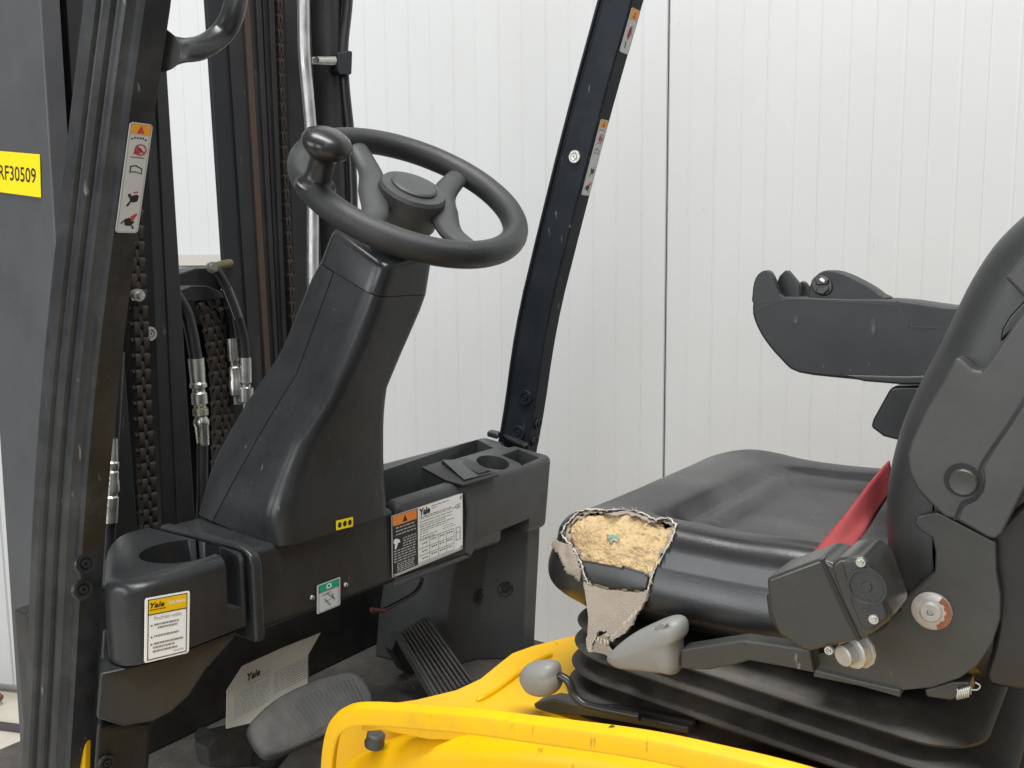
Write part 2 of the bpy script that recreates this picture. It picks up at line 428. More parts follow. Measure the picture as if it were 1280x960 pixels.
# ---- stickers on the pillars -----------------------------------------------
def warn_sticker(F, parts=5, label=None):
    o = build('warning_sticker', *F.rect(0, 0, 1, 1, .0003, .0008, .0035), 'silver_print', FK, smooth=False)
    if label: o['label'] = label
    build('sticker_header', *F.rect(.08, .012, .92, .10 if parts > 2 else .24, .0008, .0011), 'amber_print', o, smooth=False)
    b0, b1 = (.02, .09) if parts > 2 else (.05, .21)
    build('warning_triangle', *F.poly([(.5, b0), (.66, b1), (.34, b1)], .0011, .0013), 'red_print', o, smooth=False)
    mb = MB()
    for q in ((.05, .008, .07, .992), (.93, .008, .95, .992), (.05, .008, .95, .011), (.05, .989, .95, .992)): mb.add(*F.rect(*q, .0008, .001))
    mb.build('sticker_border', 'grey_print', o, smooth=False)
    rd = random.Random(4)
    if parts > 2:
        D = MB()
        for k in range(6): D.add(*F.rect(.14+.12*k, .125+.012*(k in (0, 5)), .21+.12*k, .14+.012*(k in (0, 5)), .0008, .001))
        D.add(*F.rect(.2, .302, .82, .308, .0008, .001))
        # open book
        D.add(*F.poly([(.25, .385), (.5, .372), (.5, .382), (.25, .395)], .0008, .001)); D.add(*F.poly([(.25, .385), (.30, .385), (.30, .44), (.25, .445)], .0008, .001))
        D.add(*F.poly([(.5, .372), (.8, .40), (.8, .41), (.5, .385)], .0008, .001)); D.add(*F.poly([(.76, .40), (.8, .40), (.8, .45), (.76, .45)], .0008, .001))
        D.add(*F.poly([(.25, .435), (.52, .43), (.8, .445), (.8, .452), (.52, .438), (.25, .444)], .0008, .001))
        # seated operator and tipping truck
        D.add(*F.poly([(.32, .64), (.45, .635), (.47, .66), (.35, .67)], .0008, .001))
        D.add(*F.poly([(.40, .66), (.72, .64), (.82, .65), (.78, .70), (.6, .715), (.45, .705)], .0008, .001))
        D.add(*F.poly([(.30, .745), (.45, .70), (.52, .705), (.38, .755)], .0008, .001))
        D.add(*F.poly([(.30, .875), (.52, .855), (.78, .895), (.62, .935), (.36, .93)], .0008, .001))
        D.add(*F.poly([(.66, .93), (.74, .93), (.78, .96), (.70, .96)], .0008, .001))
        D.add(*F.poly([(.16, .91), (.3, .88), (.33, .89), (.2, .92)], .0008, .001))
        D.build('pictogram', 'black_print', o, smooth=False)
        R = MB()
        def ringp(c, rx, ry, w, n=18):
            for k in range(n):
                a, b = 2*math.pi*k/n, 2*math.pi*(k+1)/n
                R.add(*F.poly([(c[0]+rx*math.cos(a), c[1]+ry*math.sin(a)), (c[0]+rx*math.cos(b), c[1]+ry*math.sin(b)),
                               (c[0]+rx*w*math.cos(b), c[1]+ry*w*math.sin(b)), (c[0]+rx*w*math.cos(a), c[1]+ry*w*math.sin(a))], .001, .0012))
        ringp((.6, .235), .27, .052, .8)
        R.add(*F.poly([(.38, .21), (.44, .20), (.82, .26), (.77, .27)], .001, .0012))
        R.add(*F.poly([(.3, .27), (.42, .225), (.62, .22), (.7, .25), (.5, .28)], .001, .0012))
        R.add(*F.poly([(.56, .845), (.8, .815), (.86, .82), (.68, .89), (.62, .885)], .001, .0012))
        R.add(*F.poly([(.55, .62), (.75, .61), (.75, .62), (.55, .63)], .001, .0012))
        R.build('prohibition_mark', 'red_print', o, smooth=False)
    else:
        R = MB(); R.add(*F.poly([(.35, .42), (.62, .36), (.72, .55), (.45, .72), (.3, .6)], .0008, .001)); R.build('pictogram', 'red_print', o, smooth=False)
        D = MB(); D.add(*F.poly([(.3, .75), (.38, .72), (.5, .88), (.42, .9)], .0008, .001)); D.add(*F.poly([(.42, .45), (.55, .43), (.5, .64), (.4, .62)], .001, .0012)); D.build('pictogram', 'black_print', o, smooth=False)
    return o
def rear_face(xf, y, z0, z1, y0, y1):
    """label plane on a pillar's rear face: top z0, bottom z1"""
    a, b = xf(z0)+.0006, xf(z1)+.0006
    return Face(V((a, y0, z0)), V((a, y1, z0)), V((b, y0, z1)), (1, 0, 0))
za = at(165, 152, X=nx(1.7)).z; zb = at(150, 291, X=nx(1.57)).z
warn_sticker(rear_face(nx, 0, za, zb, .572-.0262, .572-.0008), 5, 'long grey warning sticker with pictograms on the near pillar')
za = at(752, 150, Y=FY+.02).z; zb = at(731, 244, Y=FY+.02).z
warn_sticker(rear_face(fx, 0, za, zb, FY+.007, FY+.036), 5, 'long grey warning sticker with pictograms on the far pillar')
za = at(790, 12, Y=FY+.02).z; zb = at(780, 66, Y=FY+.02).z
warn_sticker(rear_face(fx, 0, za, zb, FY+.005, FY+.038), 2, 'short grey warning sticker high on the far pillar')

# ---- mast ------------------------------------------------------------------
def vbar(px_top, px_bot, X, depth, m, name, parent=None, bev=.0015, ext=.9, ztop=2.6, **k):
    """upright bar: left/right picture x at two heights, on plane X; depth runs forward"""
    (ua, ub, va), (uc, ud, vc) = px_top, px_bot
    A, B, Cc, D = at(ua, va, X=X), at(ub, va, X=X), at(uc, vc, X=X), at(ud, vc, X=X)
    def line(p, q, z): t = (z-p.z)/(q.z-p.z); return p+(q-p)*t
    z1, z0 = ztop, ext
    P0 = [line(A, Cc, z0), line(B, D, z0)]; P1 = [line(A, Cc, z1), line(B, D, z1)]
    d = V((-depth, 0, 0))
    R = [[P0[0], P0[1], P0[1]+d, P0[0]+d], [P1[0], P1[1], P1[1]+d, P1[0]+d]]
    v, f = rings(R); return build(name, v, f, m, parent or FK, bevel=bev, **k)
def vrod(ut, vt, ub, vb, X, wpx, m, name, parent=None, ext=.6, top=2.6, n=20):
    A, B = at(ut, vt, X=X), at(ub, vb, X=X)
    k = (A-CAM).dot(V((-M3[0][2], -M3[1][2], -M3[2][2])))/FPX
    def line(z): t = (z-B.z)/(A.z-B.z); return B+(A-B)*t
    return build(name, *tube([line(ext), line(top)], wpx*k/2, n), m, parent or FK)
# near upright: wide outer channel
YM = .73
e1 = [at(50, 0, Y=YM), at(61, 190, Y=YM), at(69, 300, Y=YM)]
dx = (e1[2].x-e1[0].x)/(e1[2].z-e1[0].z)
def mx(z): return e1[0].x+(z-e1[0].z)*dx
f0 = at(0, 560, Y=YM); f1 = at(20, 860, Y=YM); dxf = (f1.x-f0.x)/(f1.z-f0.z)
def mf(z): return f0.x+(z-f0.z)*dxf
P = []
for z in (0.0, 2.6):
    xr, xf_ = mx(z), mf(z)
    P.append([V((xr, YM, z)), V((xr, YM+.03, z)), V((xr-.05, YM+.03, z)), V((xr-.05, YM+.016, z)), V((xf_+.02, YM+.016, z)), V((xf_+.02, YM+.08, z)), V((xf_, YM+.08, z)), V((xf_, YM, z))])
mast_l = part('mast_upright', rings(P), 'mast_grey', bevel=.003)
mast_l['label'] = 'grey near mast upright with yellow number plate'
# dark inner rails of the near upright
def yrail(x0, x1, y0, y1, m, name, z0=.0, parent=None):
    P = [[V((mx(z)+x0, y0, z)), V((mx(z)+x1, y0, z)), V((mx(z)+x1, y1, z)), V((mx(z)+x0, y1, z))] for z in (z0, 2.6)]
    return build(name, *rings(P), m, parent or FK, bevel=.002)
yrail(-.19, -.055, YM+.032, YM+.047, 'mast_blue', 'mast_rail')
yrail(-.075, -.015, YM+.048, YM+.075, 'mast_black', 'mast_rail')
r_ = yrail(-.16, -.09, YM+.078, YM+.10, 'mast_black', 'mast_rail')
# grey strip and bracket behind the near pillar
vbar((88, 106, 0), (96, 112, 120), -1.47, .02, 'mast_grey', 'mast_strip', ext=1.2)
cl = build('pipe_bracket', *xpoly([(88, 27), (106, 26), (106, 42), (89, 44)], -1.455, -.02), 'mast_grey', FK, bevel=.002)
# number plate
q = [at(-32, 186, Y=YM-.0012), at(50, 193, Y=YM-.0012), at(-30, 236, Y=YM-.0012)]
F = Face(q[0], q[1], q[2], (0, -1, 0))
npl = build('number_plate', *F.rect(0, 0, 1, 1, 0, .0006, .001), 'plate_yellow', FK, smooth=False)
npl['label'] = 'yellow plate reading RF30509'
F.text('RF30509', .385, .33, .36, 'black_print', npl, width=.555, h=.0008, bold=.01)

# guide bars left of centre
vbar((187, 201, 240), (203, 222, 640), -1.43, .03, 'mast_black', 'mast_guide_bar', bev=.006)
vbar((203, 219, 240), (222, 244, 640), -1.425, .03, 'mast_black', 'mast_guide_bar', bev=.006)
vbar((120, 158, 480), (140, 172, 660), -1.40, .02, 'mast_black', 'mast_plate', ext=.6, ztop=1.50)
vbar((150, 172, 480), (160, 178, 660), -1.50, .02, 'mast_black', 'mast_plate', ext=.6, ztop=1.50)
# dark cross member between the uprights, low
cm = build('mast_crossmember', *xpoly([(150, 345), (300, 338), (320, 700), (150, 720)], -1.66, -.04), 'mast_black', FK, bevel=.004)
cm2 = build('lift_cylinder', *tube([at(300, 700, X=-1.60)-V((0, 0, .7)), at(300, 420, X=-1.60)], .05, 24), 'mast_black', FK)

# right upright and its neighbours
vbar((259, 285, 0), (287, 314, 430), -1.56, .012, 'mast_blue', 'mast_rail', ext=.0)
ur = vbar((283, 306, 0), (311, 331, 430), -1.555, .06, 'mast_black', 'mast_upright', ext=.0)
ur['label'] = 'black far mast upright with rusty edge'
vbar((305, 312, 0), (330, 337, 430), -1.550, .02, 'rust', 'wear_strip', bev=.001, ext=.5)
for k in range(4):
    vbar((312.5+8*k, 319+8*k, 0), (337.5+5.6*k, 342+5.6*k, 430), -1.55+.006*(k % 2), .05, 'mast_black', 'mast_rib', bev=.002, ext=.5)
vbar((356, 375, 0), (370, 392, 430), -1.57, .05, 'mast_black', 'mast_rail', ext=.5)
vbar((340, 400, 0), (360, 410, 430), -1.66, .03, 'mast_black', 'mast_plate', ext=.5)
# chrome rod, black cylinder, hose with clamp
cr = [at(u, v, X=-1.50) for u, v in ((379, -40), (380, 60), (385, 120), (389, 170), (391, 240), (391, 330), (391, 440))]
part('chrome_pipe', tube(catmull(cr, 4), .0125, 18), 'chrome')
cyl = vrod(406, 0, 418, 300, -1.56, 36, 'mast_black', 'tilt_tube')
hs = [at(u, v, X=-1.53) for u, v in ((437, -40), (434, 10), (429, 60), (431, 110), (437, 170), (441, 250), (440, 330), (436, 420))]
part('hydraulic_hose', tube(catmull(hs, 4), .0115, 16), 'hose')
hs2 = [at(u, v, X=-1.56) for u, v in ((428, -40), (427, 40), (427, 90), (430, 150), (434, 220), (434, 320))]
part('hydraulic_hose', tube(catmull(hs2, 4), .007, 14), 'hose')
cp = build('hose_clamp', *xpoly([(423, 66), (437, 63), (441, 64), (440, 93), (425, 93), (423, 88)], -1.508, -.03), 'mast_blue', FK, bevel=.003)
build('clamp_band', *xpoly([(391, 71), (427, 70), (427, 82), (391, 80)], -1.515, -.015), 'zinc', cp, bevel=.002)
build('clamp_screw', *tube([at(396, 75, X=-1.508), at(418, 75, X=-1.508)], .0075, 10), 'zinc', cp)

# chains: each row of links a piece of its own
def make_link(w, h, t, nplates, m):
    # one row: thick plates side by side, thinner lacing plates half a pitch lower between them
    mb = MB()
    def plate(y, th, z0, hh, tt):
        pr = []
        for q in range(14):
            a = 2*math.pi*q/14
            pr.append(V((math.cos(a)*tt*(.78+.22*abs(math.sin(a))), y-th/2, z0+math.sin(a)*hh)))
        mb.add(*prism(pr, (0, th, 0)))
    c = w/nplates
    for k in range(nplates): plate(-w/2+c*(k+.5), c*.62, 0, h*.60, t)
    for k in range(nplates-1): plate(-w/2+c*(k+1), c*.42, -h*.5, h*.56, t*.90)
    mb.add(*tube([V((0, -w*.54, h*.28)), V((0, w*.54, h*.28))], t*.45, 8))
    me = mb.build('link', m); d = me.data; bpy.data.objects.remove(me, do_unlink=True); return d
def chain(name, pts, w, h, t, npl, label=None):
    """pts: polyline of 3D points; first link carries the part"""
    me = make_link(w, h, t, npl, 'chain')
    P = catmull(pts, 8); L = [0]
    for a, b in zip(P, P[1:]): L.append(L[-1]+(b-a).length)
    n = int(L[-1]/h); root = None
    core = build(name, *tube(P, t*.35, 8), 'chain', FK)
    if label: core['label'] = label
    for i in range(n):
        s = (i+.5)*h; j = max(k for k in range(len(L)-1) if L[k] <= s)
        p = P[j].lerp(P[j+1], (s-L[j])/(L[j+1]-L[j])); d = (P[j]-P[j+1]).normalized()
        o = bpy.data.objects.new('link', me); COL.objects.link(o)
        y = V((0, 1, 0)); x = y.cross(d).normalized(); y = d.cross(x)
        setp(o, core)
        o.matrix_parent_inverse = Matrix.Identity(4)
        o.matrix_basis = Matrix.Translation(p) @ Matrix((x, y, d)).transposed().to_4x4()
    return core
# inverse parents hold because chain cores carry the forklift's own inverse
chain('lift_chain', [at(u, v, X=-1.42) for u, v in ((166, 260), (169, 330), (174, 420), (178, 520), (183, 600), (187, 690))], .032, .027, .011, 2, 'near lift chain beside the guide bars')
chain('lift_chain', [at(u, v, X=-1.54) for u, v in ((255, 372), (264, 390), (272, 430), (277, 480), (279, 540), (278, 600), (276, 660))], .050, .030, .012, 3, 'wide brown lift chain below the crosshead')
chain('lift_chain', [at(u, v, X=-1.56) for u, v in ((346, -20), (350, 115), (355, 225), (359, 306), (363, 379), (367, 440))], .016, .030, .011, 2, 'thin lift chain beside the far mast upright')
# crosshead
def cl3(px, X): return [at(u, v, X=X) for u, v in px]
ch = build('crosshead', *xpoly([(176, 352), (190, 345), (224, 342), (245, 335), (268, 335), (290, 345), (300, 380), (302, 405), (228, 408), (224, 470), (215, 560), (176, 560)], -1.60, -.05), 'mast_black', FK, bevel=.004)
arc = [at(u, v, X=-1.53) for u, v in ((226, 362), (240, 357), (258, 357), (272, 362), (281, 368), (281, 373), (258, 376), (240, 377), (230, 378))]
build('chain_guard', *prism(arc, (-.05, 0, 0)), 'mast_black', ch, bevel=.003)
pin = build('crosshead_pin', *tube([at(262, 334, X=-1.50), at(287, 329, X=-1.56)], .0085, 16), 'brass', ch)
bolt(ch, at(264, 334, X=-1.495), (1, -.3, 0), .011, 'zinc', .008, 'bolt', False)
bolt(ch, at(170, 369, X=-1.41), (1, 0, 0), .011, 'zinc', .01, 'bolt', False)
bolt(ch, at(185, 417, X=-1.43), (1, 0, 0), .013, 'zinc', .008, 'bolt')
# hoses with crimped fittings
def crimp(parent, P, prof, m='zinc'):
    """P: two points down the hose, prof: (radius, fraction)"""
    a, b = V(P[0]), V(P[1]); d = b-a
    return build('hose_fitting', *lathe([(r, f*d.length) for r, f in prof], a, d, 20), m, parent, angle=30)
h1 = [at(u, v, X=-1.44) for u, v in ((212, 360), (222, 372), (233, 392), (240, 420), (245, 450), (248, 480))]
H1 = part('hydraulic_hose', tube(catmull(h1, 5), .0118, 16), 'hose')
crimp(H1, (at(245, 448, X=-1.44), at(254, 556, X=-1.44)), [(.011, 0), (.0145, .0), (.0135, .27), (.0155, .29), (.0155, .33), (.0115, .35), (.0115, .38), (.014, .40), (.0145, .52), (.011, .54), (.011, .57), (.014, .58), (.014, .65), (.0105, .67), (.0145, .72), (.0145, .76), (.013, .78), (.0115, 1.0), (.009, 1.0)])
build('brass_collar', *tube([at(250.3, 510, X=-1.44), at(250.9, 518, X=-1.44)], .0152, 6), 'brass', H1)
part('hydraulic_hose', tube([at(253, 550, X=-1.44), at(253, 620, X=-1.44), at(250, 720, X=-1.44)], .0105, 16), 'hose')
h2 = [at(u, v, X=-1.50) for u, v in ((270, 338), (277, 348), (287, 368), (297, 395), (304, 420), (307, 450), (308, 480))]
H2 = part('hydraulic_hose', tube(catmull(h2, 5), .010, 16), 'hose')
h2s = [at(u, v, X=-1.499) for u, v in ((283, 360), (291, 380), (297, 397))]
build('clear_sleeve', *tube(catmull(h2s, 5), .0113, 16), 'sleeve', H2)
crimp(H2, (at(307, 447, X=-1.50), at(309, 520, X=-1.50)), [(.009, 0), (.0112, 0), (.0112, .42), (.009, .44), (.009, .5), (.014, .52), (.014, .75), (.009, .78), (.009, 1)])
h3 = [at(u, v, X=-1.53) for u, v in ((284, 385), (289, 410), (292, 440), (295, 480))]
H3 = part('hydraulic_hose', tube(catmull(h3, 5), .0085, 16), 'hose')
crimp(H3, (at(291, 423, X=-1.52), at(297, 505, X=-1.52)), [(.009, 0), (.0125, 0), (.0125, .33), (.010, .36), (.0095, .42), (.0125, .44), (.0125, .62), (.0145, .65), (.0145, .85), (.009, .88), (.009, 1)], 'zinc')
h4 = [at(u, v, X=-1.28) for u, v in ((148, 440), (143, 520), (140, 570), (136, 680), (133, 730))]
H4 = part('hydraulic_hose', tube(catmull(h4, 5), .0095, 16), 'hose')
crimp(H4, (at(141.5, 548, X=-1.275), at(136.5, 653, X=-1.275)), [(.007, 0), (.0062, 0), (.0082, .27), (.0105, .29), (.0105, .35), (.009, .38), (.0105, .40), (.0105, .46), (.0115, .5), (.0125, .56), (.0125, .63), (.010, .65), (.010, .68), (.012, .70), (.0118, 1.0), (.008, 1.0)])
h5 = [at(u, v, X=-1.27) for u, v in ((126, 640), (125, 700))]
part('steel_pipe', tube(h5, .0028, 10), 'zinc')

# ---- dashboard -------------------------------------------------------------
XD = -.95
# near end: box with cup holder
def bez(a, b, c, n=9): return [V(a)*(1-t)**2+V(b)*2*t*(1-t)+V(c)*t*t for t in [k/n for k in range(n+1)]]
ptop = [V((-.936, .735))]+bez((-.936, .622), (-.936, .548), (-.992, .570))+bez((-1.09, .632), (-1.14, .664), (-1.148, .69), 5)+[V((-1.15, .735))]
nb = part('dashboard_end', prism([V((p.x, p.y, 1.060)) for p in ptop], (0, 0, .134)), 'plastic', bevel=.0)
nb['label'] = 'near black dashboard end with cup holder'
addbevel(nb, .015, 5, 50); bake(nb)
cc = V((-1.004, .682, 1.15))
slot = [(-.99, .700), (-.99, .716), (-.93, .716), (-.93, .700)]
cut(nb, [box((-1.3, .5, 1.0), (-.8, .8, 1.0955)), lathe([(.049, -.035), (.049, .06)], (cc.x, cc.y, 1.15), (0, 0, 1), 48),
         box((-1.0, .699, 1.122), (-.92, .720, 1.22))])
addbevel(nb, .003, 3)
# lower skirt of the near end
lw = [at(u, v, X=-.940) for u, v in ((124, 826), (300, 793), (290, 803), (258, 838), (236, 872), (212, 893), (190, 904), (155, 909), (119, 900))]
lw[0] = at(124, 826, X=-.968); lw[-1] = at(120, 899, X=-.968)
lw.insert(1, V((-.941, .604, 1.098)))
for q in (1, 2): lw[q].z = 1.093
lw[0].z = 1.093
v_, f_ = prism(lw, (-.12, .075, 0))
part('dashboard_skirt', (v_, f_), 'plastic', bevel=.004)
# bracket under it with bolt
lb = build('step_bracket', *prism([at(u, v, X=-.985) for u, v in ((121, 906), (190, 907), (185, 960), (180, 1010), (114, 1010))], (-.10, .07, 0)), 'plastic_dull', FK, bevel=.006)
bolt(lb, at(132, 953, X=-.984), (1, -.1, 0), .010, 'mast_black')
part('chassis_edge', xpoly([(107, 906), (116, 908), (113, 1000), (103, 1000)], -1.045, -.05), 'yellow', bevel=.003)
# sticker with usage rules
sq = [at(181, 748, X=-.9352), at(237, 738, X=-.9352), at(180, 829, X=-.9352)]
F = Face(sq[0], sq[1], sq[2], (1, 0, 0))
st = build('usage_sticker', *F.rect(0, 0, 1, 1, 0, .0006, .003), 'white_print', FK, smooth=False)
st['label'] = 'white and yellow usage sticker on the near dashboard end'
build('sticker_header', *F.rect(.07, .04, .93, .26, .0006, .0009), 'yellow_print', st, smooth=False)
mb = MB()
for q in ((.06, .03, .94, .042), (.06, .26, .94, .275), (.06, .958, .94, .97), (.06, .03, .078, .97), (.922, .03, .94, .97)): mb.add(*F.rect(*q, .0006, .00095))
mb.build('sticker_border', 'black_print', st, smooth=False)
F.text('Yale', .10, .085, .085, 'black_print', st, width=.32, bold=.03, shear=.25, h=.0011)
F.text('Yale Vision', .50, .10, .06, 'white_print', st, width=.38, bold=.01, h=.0011)
F.text('Používání vozíku', .2, .305, .06, 'grey_print', st, width=.62, h=.0008)
printlines(F, [(.10, .19, .45, .012)], 'black_print', st, .0011)
printlines(F, [(.2, .42, .75, .028), (.28, .475, .72, .028), (.2, .60, .75, .028), (.2, .715, .86, .028), (.18, .775, .66, .028), (.18, .835, .74, .028), (.64, .90, .88, .012)], 'grey_print', st, .0008)
mb = MB()
for b in (.43, .61, .725): mb.add(*F.rect(.13, b, .165, b+.022, .0008, .001))
mb.build('bullet_points', 'black_print', st, smooth=False)

# centre section with raised rib at its near edge
cs = [V((XD, .752, 1.072)), V((XD, 1.03, 1.062)), V((XD-.004, 1.03, 1.180)), V((XD-.004, .752, 1.186))]
dc = part('dashboard_centre', prism(cs, (-.20, 0, 0)), 'plastic', bevel=.010, seg=3)
rb = [(-.931, 1.068), (-.931, 1.172), (-.936, 1.185), (-.948, 1.193), (-.97, 1.1955), (-1.13, 1.1955), (-1.13, 1.068)]
part('dashboard_rib', prism([V((x, .7362, z)) for x, z in rb], (0, .0165, 0)), 'plastic', bevel=.005, seg=3)
# shoulder falling from the rib to the centre
# right section ------------------------------------------------------------------
tp0 = V((-.955, 1.2, 1.186)); tpn = V((.09, 0, 1)).normalized()      # top plane rises a little to the front
def tpat(u, v, h=0): return at(u, v, pl=(tp0+tpn*h, tpn))
A_ = tpat(690, 572); Bq = tpat(628, 540)
yR = 1.478
def tz(x): return tp0.z+(tp0.x-x)*.09
dr_out = [(-.950, 1.032, 1.058), (-.950, yR, 1.085)]
pts = [V((-.950, 1.030, tz(-.95))), V((-.950, yR, tz(-.95))), V((-1.135, yR+.022, tz(-1.135))), V((-1.135, 1.030, tz(-1.135)))]
low = [V((-.951, 1.030, 1.063)), V((-.962, yR-.004, 1.040)), V((-1.135, yR+.018, 1.04)), V((-1.135, 1.030, 1.063))]
dr = part('dashboard_tray', rings([low, pts]), 'plastic_grey')
dr['label'] = 'black dashboard side tray with cup hole and switch'
addbevel(dr, .014, 4); bake(dr)
def tcut(px, depth, up=.03): return prism([tpat(u, v, up) for u, v in px], tpn*-(depth+up))
def tcut2(px, depth, up=.03):
    P = [tpat(u, v, 0)+tpn*up for u, v in px]; return prism(P, tpn*-(depth+up))
ell = []
for k in range(40):
    a = 2*math.pi*k/40; ell.append((616+20.5*math.cos(a)+1.5*math.sin(a), 578+8.6*math.sin(a)+2*math.cos(a)))
cut(dr, [tcut2([(440, 600), (480, 588), (596, 549), (617, 560), (527, 586), (557, 603), (486, 625), (440, 640)], .085),
         tcut2(ell, .06), tcut2([(627, 569), (648, 561.5), (674, 572), (652, 580)], .055),
         tcut2([(625, 554), (631, 551.5), (642, 555), (643, 558), (636, 559.5), (628, 557)], .03),
         box((-1.02, 1.31, 1.0), (-.94, 1.405, 1.0755))])
addbevel(dr, .0022, 2, 35)
# switch plate and rocker
sp = build('switch_plate', *prism([tpat(u, v, .0005) for u, v in ((527, 586), (552, 578), (583, 574.5), (624, 595.5), (578, 608.5), (556, 602))], tpn*.0035), 'plastic_dull', dr, bevel=.001)
rk = [tpat(u, v, .004) for u, v in ((552, 579), (586, 576.5), (614, 592), (580, 601.5))]
v_, f_ = rings([rk, [p+tpn*h for p, h in zip(rk, (.0065, .003, .0012, .003))]])
rkb = build('rocker_switch', v_, f_, 'plastic', dr, bevel=.0015)
build('switch_cover', *prism([tpat(u, v, .0045) for u, v in ((572, 580), (586, 576.5), (612, 590), (598, 594))], tpn*.0035), 'plastic_dull', dr, bevel=.001)
# lid and latch at the far corner
build('tray_latch', *prism([tpat(u, v, .001) for u, v in ((608, 546), (613, 543), (626, 546), (622, 550))], tpn*.012), 'plastic', dr, bevel=.004)
build('tray_latch', *prism([tpat(u, v, .001) for u, v in ((624, 544), (632, 545), (660, 557), (655, 560), (632, 549))], tpn*.007), 'plastic', dr, bevel=.003)
# raised lip beside the data plate
rp = [at(u, v, X=-.9495) for u, v in ((579, 617), (583, 616), (587, 628), (589, 650), (588, 690), (584, 695), (579, 691), (581, 660), (581.5, 640))]
build('plate_lip', *prism(rp, (.007, 0, 0)), 'plastic_grey', dr, bevel=.0025, seg=3)
build('plate_lip', *xpoly([(490, 729), (584, 692), (586, 696), (490, 735)], -.9495, .005), 'plastic_grey', dr, bevel=.002)
# data plate
sq = [at(489, 645, X=-.9485), at(577.5, 616, X=-.9485), at(490, 722, X=-.9485)]
F = Face(sq[0], sq[1], sq[2], (1, 0, 0))
dp = build('data_plate', *F.rect(0, 0, 1, 1, 0, .0012), 'silver_print', FK, smooth=False)
dp['label'] = 'capacity data plate with orange warning header on the dashboard tray'
build('warning_panel', *F.rect(.005, .01, .34, .955, .0012, .0015), 'black_print', dp, smooth=False)
build('white_panel', *F.rect(.345, .01, .995, .955, .0012, .0015), 'white_print', dp, smooth=False)
build('warning_header', *F.rect(.01, .015, .325, .175, .0015, .0018), 'orange_print', dp, smooth=False)
build('warning_triangle', *F.poly([(.168, .04), (.2, .15), (.136, .15)], .0018, .002), 'black_print', dp, smooth=False)
F.text('Yale', .36, .03, .125, 'black_print', dp, width=.155, bold=.05, h=.0017)
F.text('CE', .885, .165, .075, 'black_print', dp, width=.075, h=.0017)
printlines(F, [(.05, .21+.055*k, .31, .017) for k in range(3)]+[(.14, .41+.042*k, .32, .016) for k in range(4)]+[(.02, .58+.043*k, .31, .016) for k in range(5)]+[(.06, .80+.03*k, .29, .014) for k in range(5)], 'silver_print', dp, .0016)
build('warning_hand', *F.poly([(.02, .40), (.05, .385), (.095, .42), (.10, .47), (.075, .46), (.05, .55), (.03, .55), (.035, .47), (.015, .45)], .0016, .0019), 'white_print', dp, smooth=False)
printlines(F, [(.54, .04, .80, .016), (.54, .085, .63, .012), (.37, .17, .82, .016), (.37, .20, .97, .012), (.37, .25, .84, .014), (.37, .30, .83, .014), (.37, .335, .75, .014), (.37, .375, .86, .014), (.37, .41, .78, .012), (.37, .45, .50, .014), (.37, .50, .62, .014), (.37, .54, .58, .014), (.7, .46, .85, .012), (.7, .50, .88, .012)], 'grey_print', dp, .0016)
mb = MB()
for b in (.565, .70, .82, .935): mb.add(*F.rect(.36, b, .86, b+.006, .0016, .0018))
for a in (.50, .63, .745, .86): mb.add(*F.rect(a, .565, a+.003, .94, .0016, .0018))
mb.build('table_rules', 'black_print', dp, smooth=False)
printlines(F, [(.40, b, .48, .022) for b in (.62, .75, .87)]+[(.53, b, .61, .022) for b in (.60, .73, .85)]+[(.65, b, .73, .022) for b in (.60, .73, .85)]+[(.76, b, .84, .022) for b in (.60, .73, .85)], 'black_print', dp, .0016, 'table_figures')
mb = MB()
for q in ((.89, .57, .90, .80), (.95, .57, .96, .80), (.89, .57, .96, .58), (.89, .66, .96, .67), (.89, .79, .96, .80)): mb.add(*F.rect(*q, .0016, .0018))
mb.build('truck_outline', 'grey_print', dp, smooth=False)
for a, b in ((.012, .14), (.018, .975), (.965, .06), (.975, .935)):
    build('rivet', *lathe([(.0028, 0), (.0026, .0012), (0, .0022)], F.p(a, b, .0014), F.n, 12), 'zinc', dp)
# green brake sticker on the centre face, between two screws
sq = [at(396, 732, X=XD+.0012), at(425, 721, X=XD+.0012), at(396, 768, X=XD+.0012)]
F = Face(sq[0], sq[1], sq[2], (1, 0, 0))
gs = build('seatbelt_sticker', *F.rect(0, 0, 1, 1, 0, .0006, .002), 'silver_print', FK, smooth=False)
gs['label'] = 'small sticker with green header on the dashboard centre'
build('sticker_header', *F.rect(.06, .03, .94, .29, .0006, .0009), 'green_print', gs, smooth=False)
mb = MB()
for q in ((.06, .30, .94, .312), (.06, .95, .94, .965), (.06, .03, .085, .965), (.915, .03, .94, .965)): mb.add(*F.rect(*q, .0006, .0009))
for q in ([(.2, .40), (.55, .36), (.6, .40), (.25, .45)], [(.4, .40), (.47, .40), (.8, .70), (.74, .72)], [(.28, .56), (.34, .55), (.6, .85), (.54, .87)], [(.6, .46), (.66, .45), (.72, .62), (.66, .62)], [(.3, .66), (.7, .62), (.7, .64), (.3, .68)]): mb.add(*F.poly(q, .0006, .0009))
mb.build('pictogram', 'grey_print', gs, smooth=False)
mb = MB(); mb.add(*F.rect(.40, .08, .6, .11, .0009, .0011)); mb.add(*F.rect(.40, .08, .44, .24, .0009, .0011)); mb.add(*F.rect(.56, .08, .60, .24, .0009, .0011)); mb.add(*F.rect(.38, .21, .62, .24, .0009, .0011))
mb.build('belt_symbol', 'white_print', gs, smooth=False)
for u, v in ((389.5, 747), (431.5, 731)):
    build('screw', *lathe([(.0042, 0), (.0042, .001), (.003, .003), (.0012, .0034), (.001, .0018), (0, .0018)], at(u, v, X=XD+.0002), (1, 0, 0), 14), 'zinc', dc)

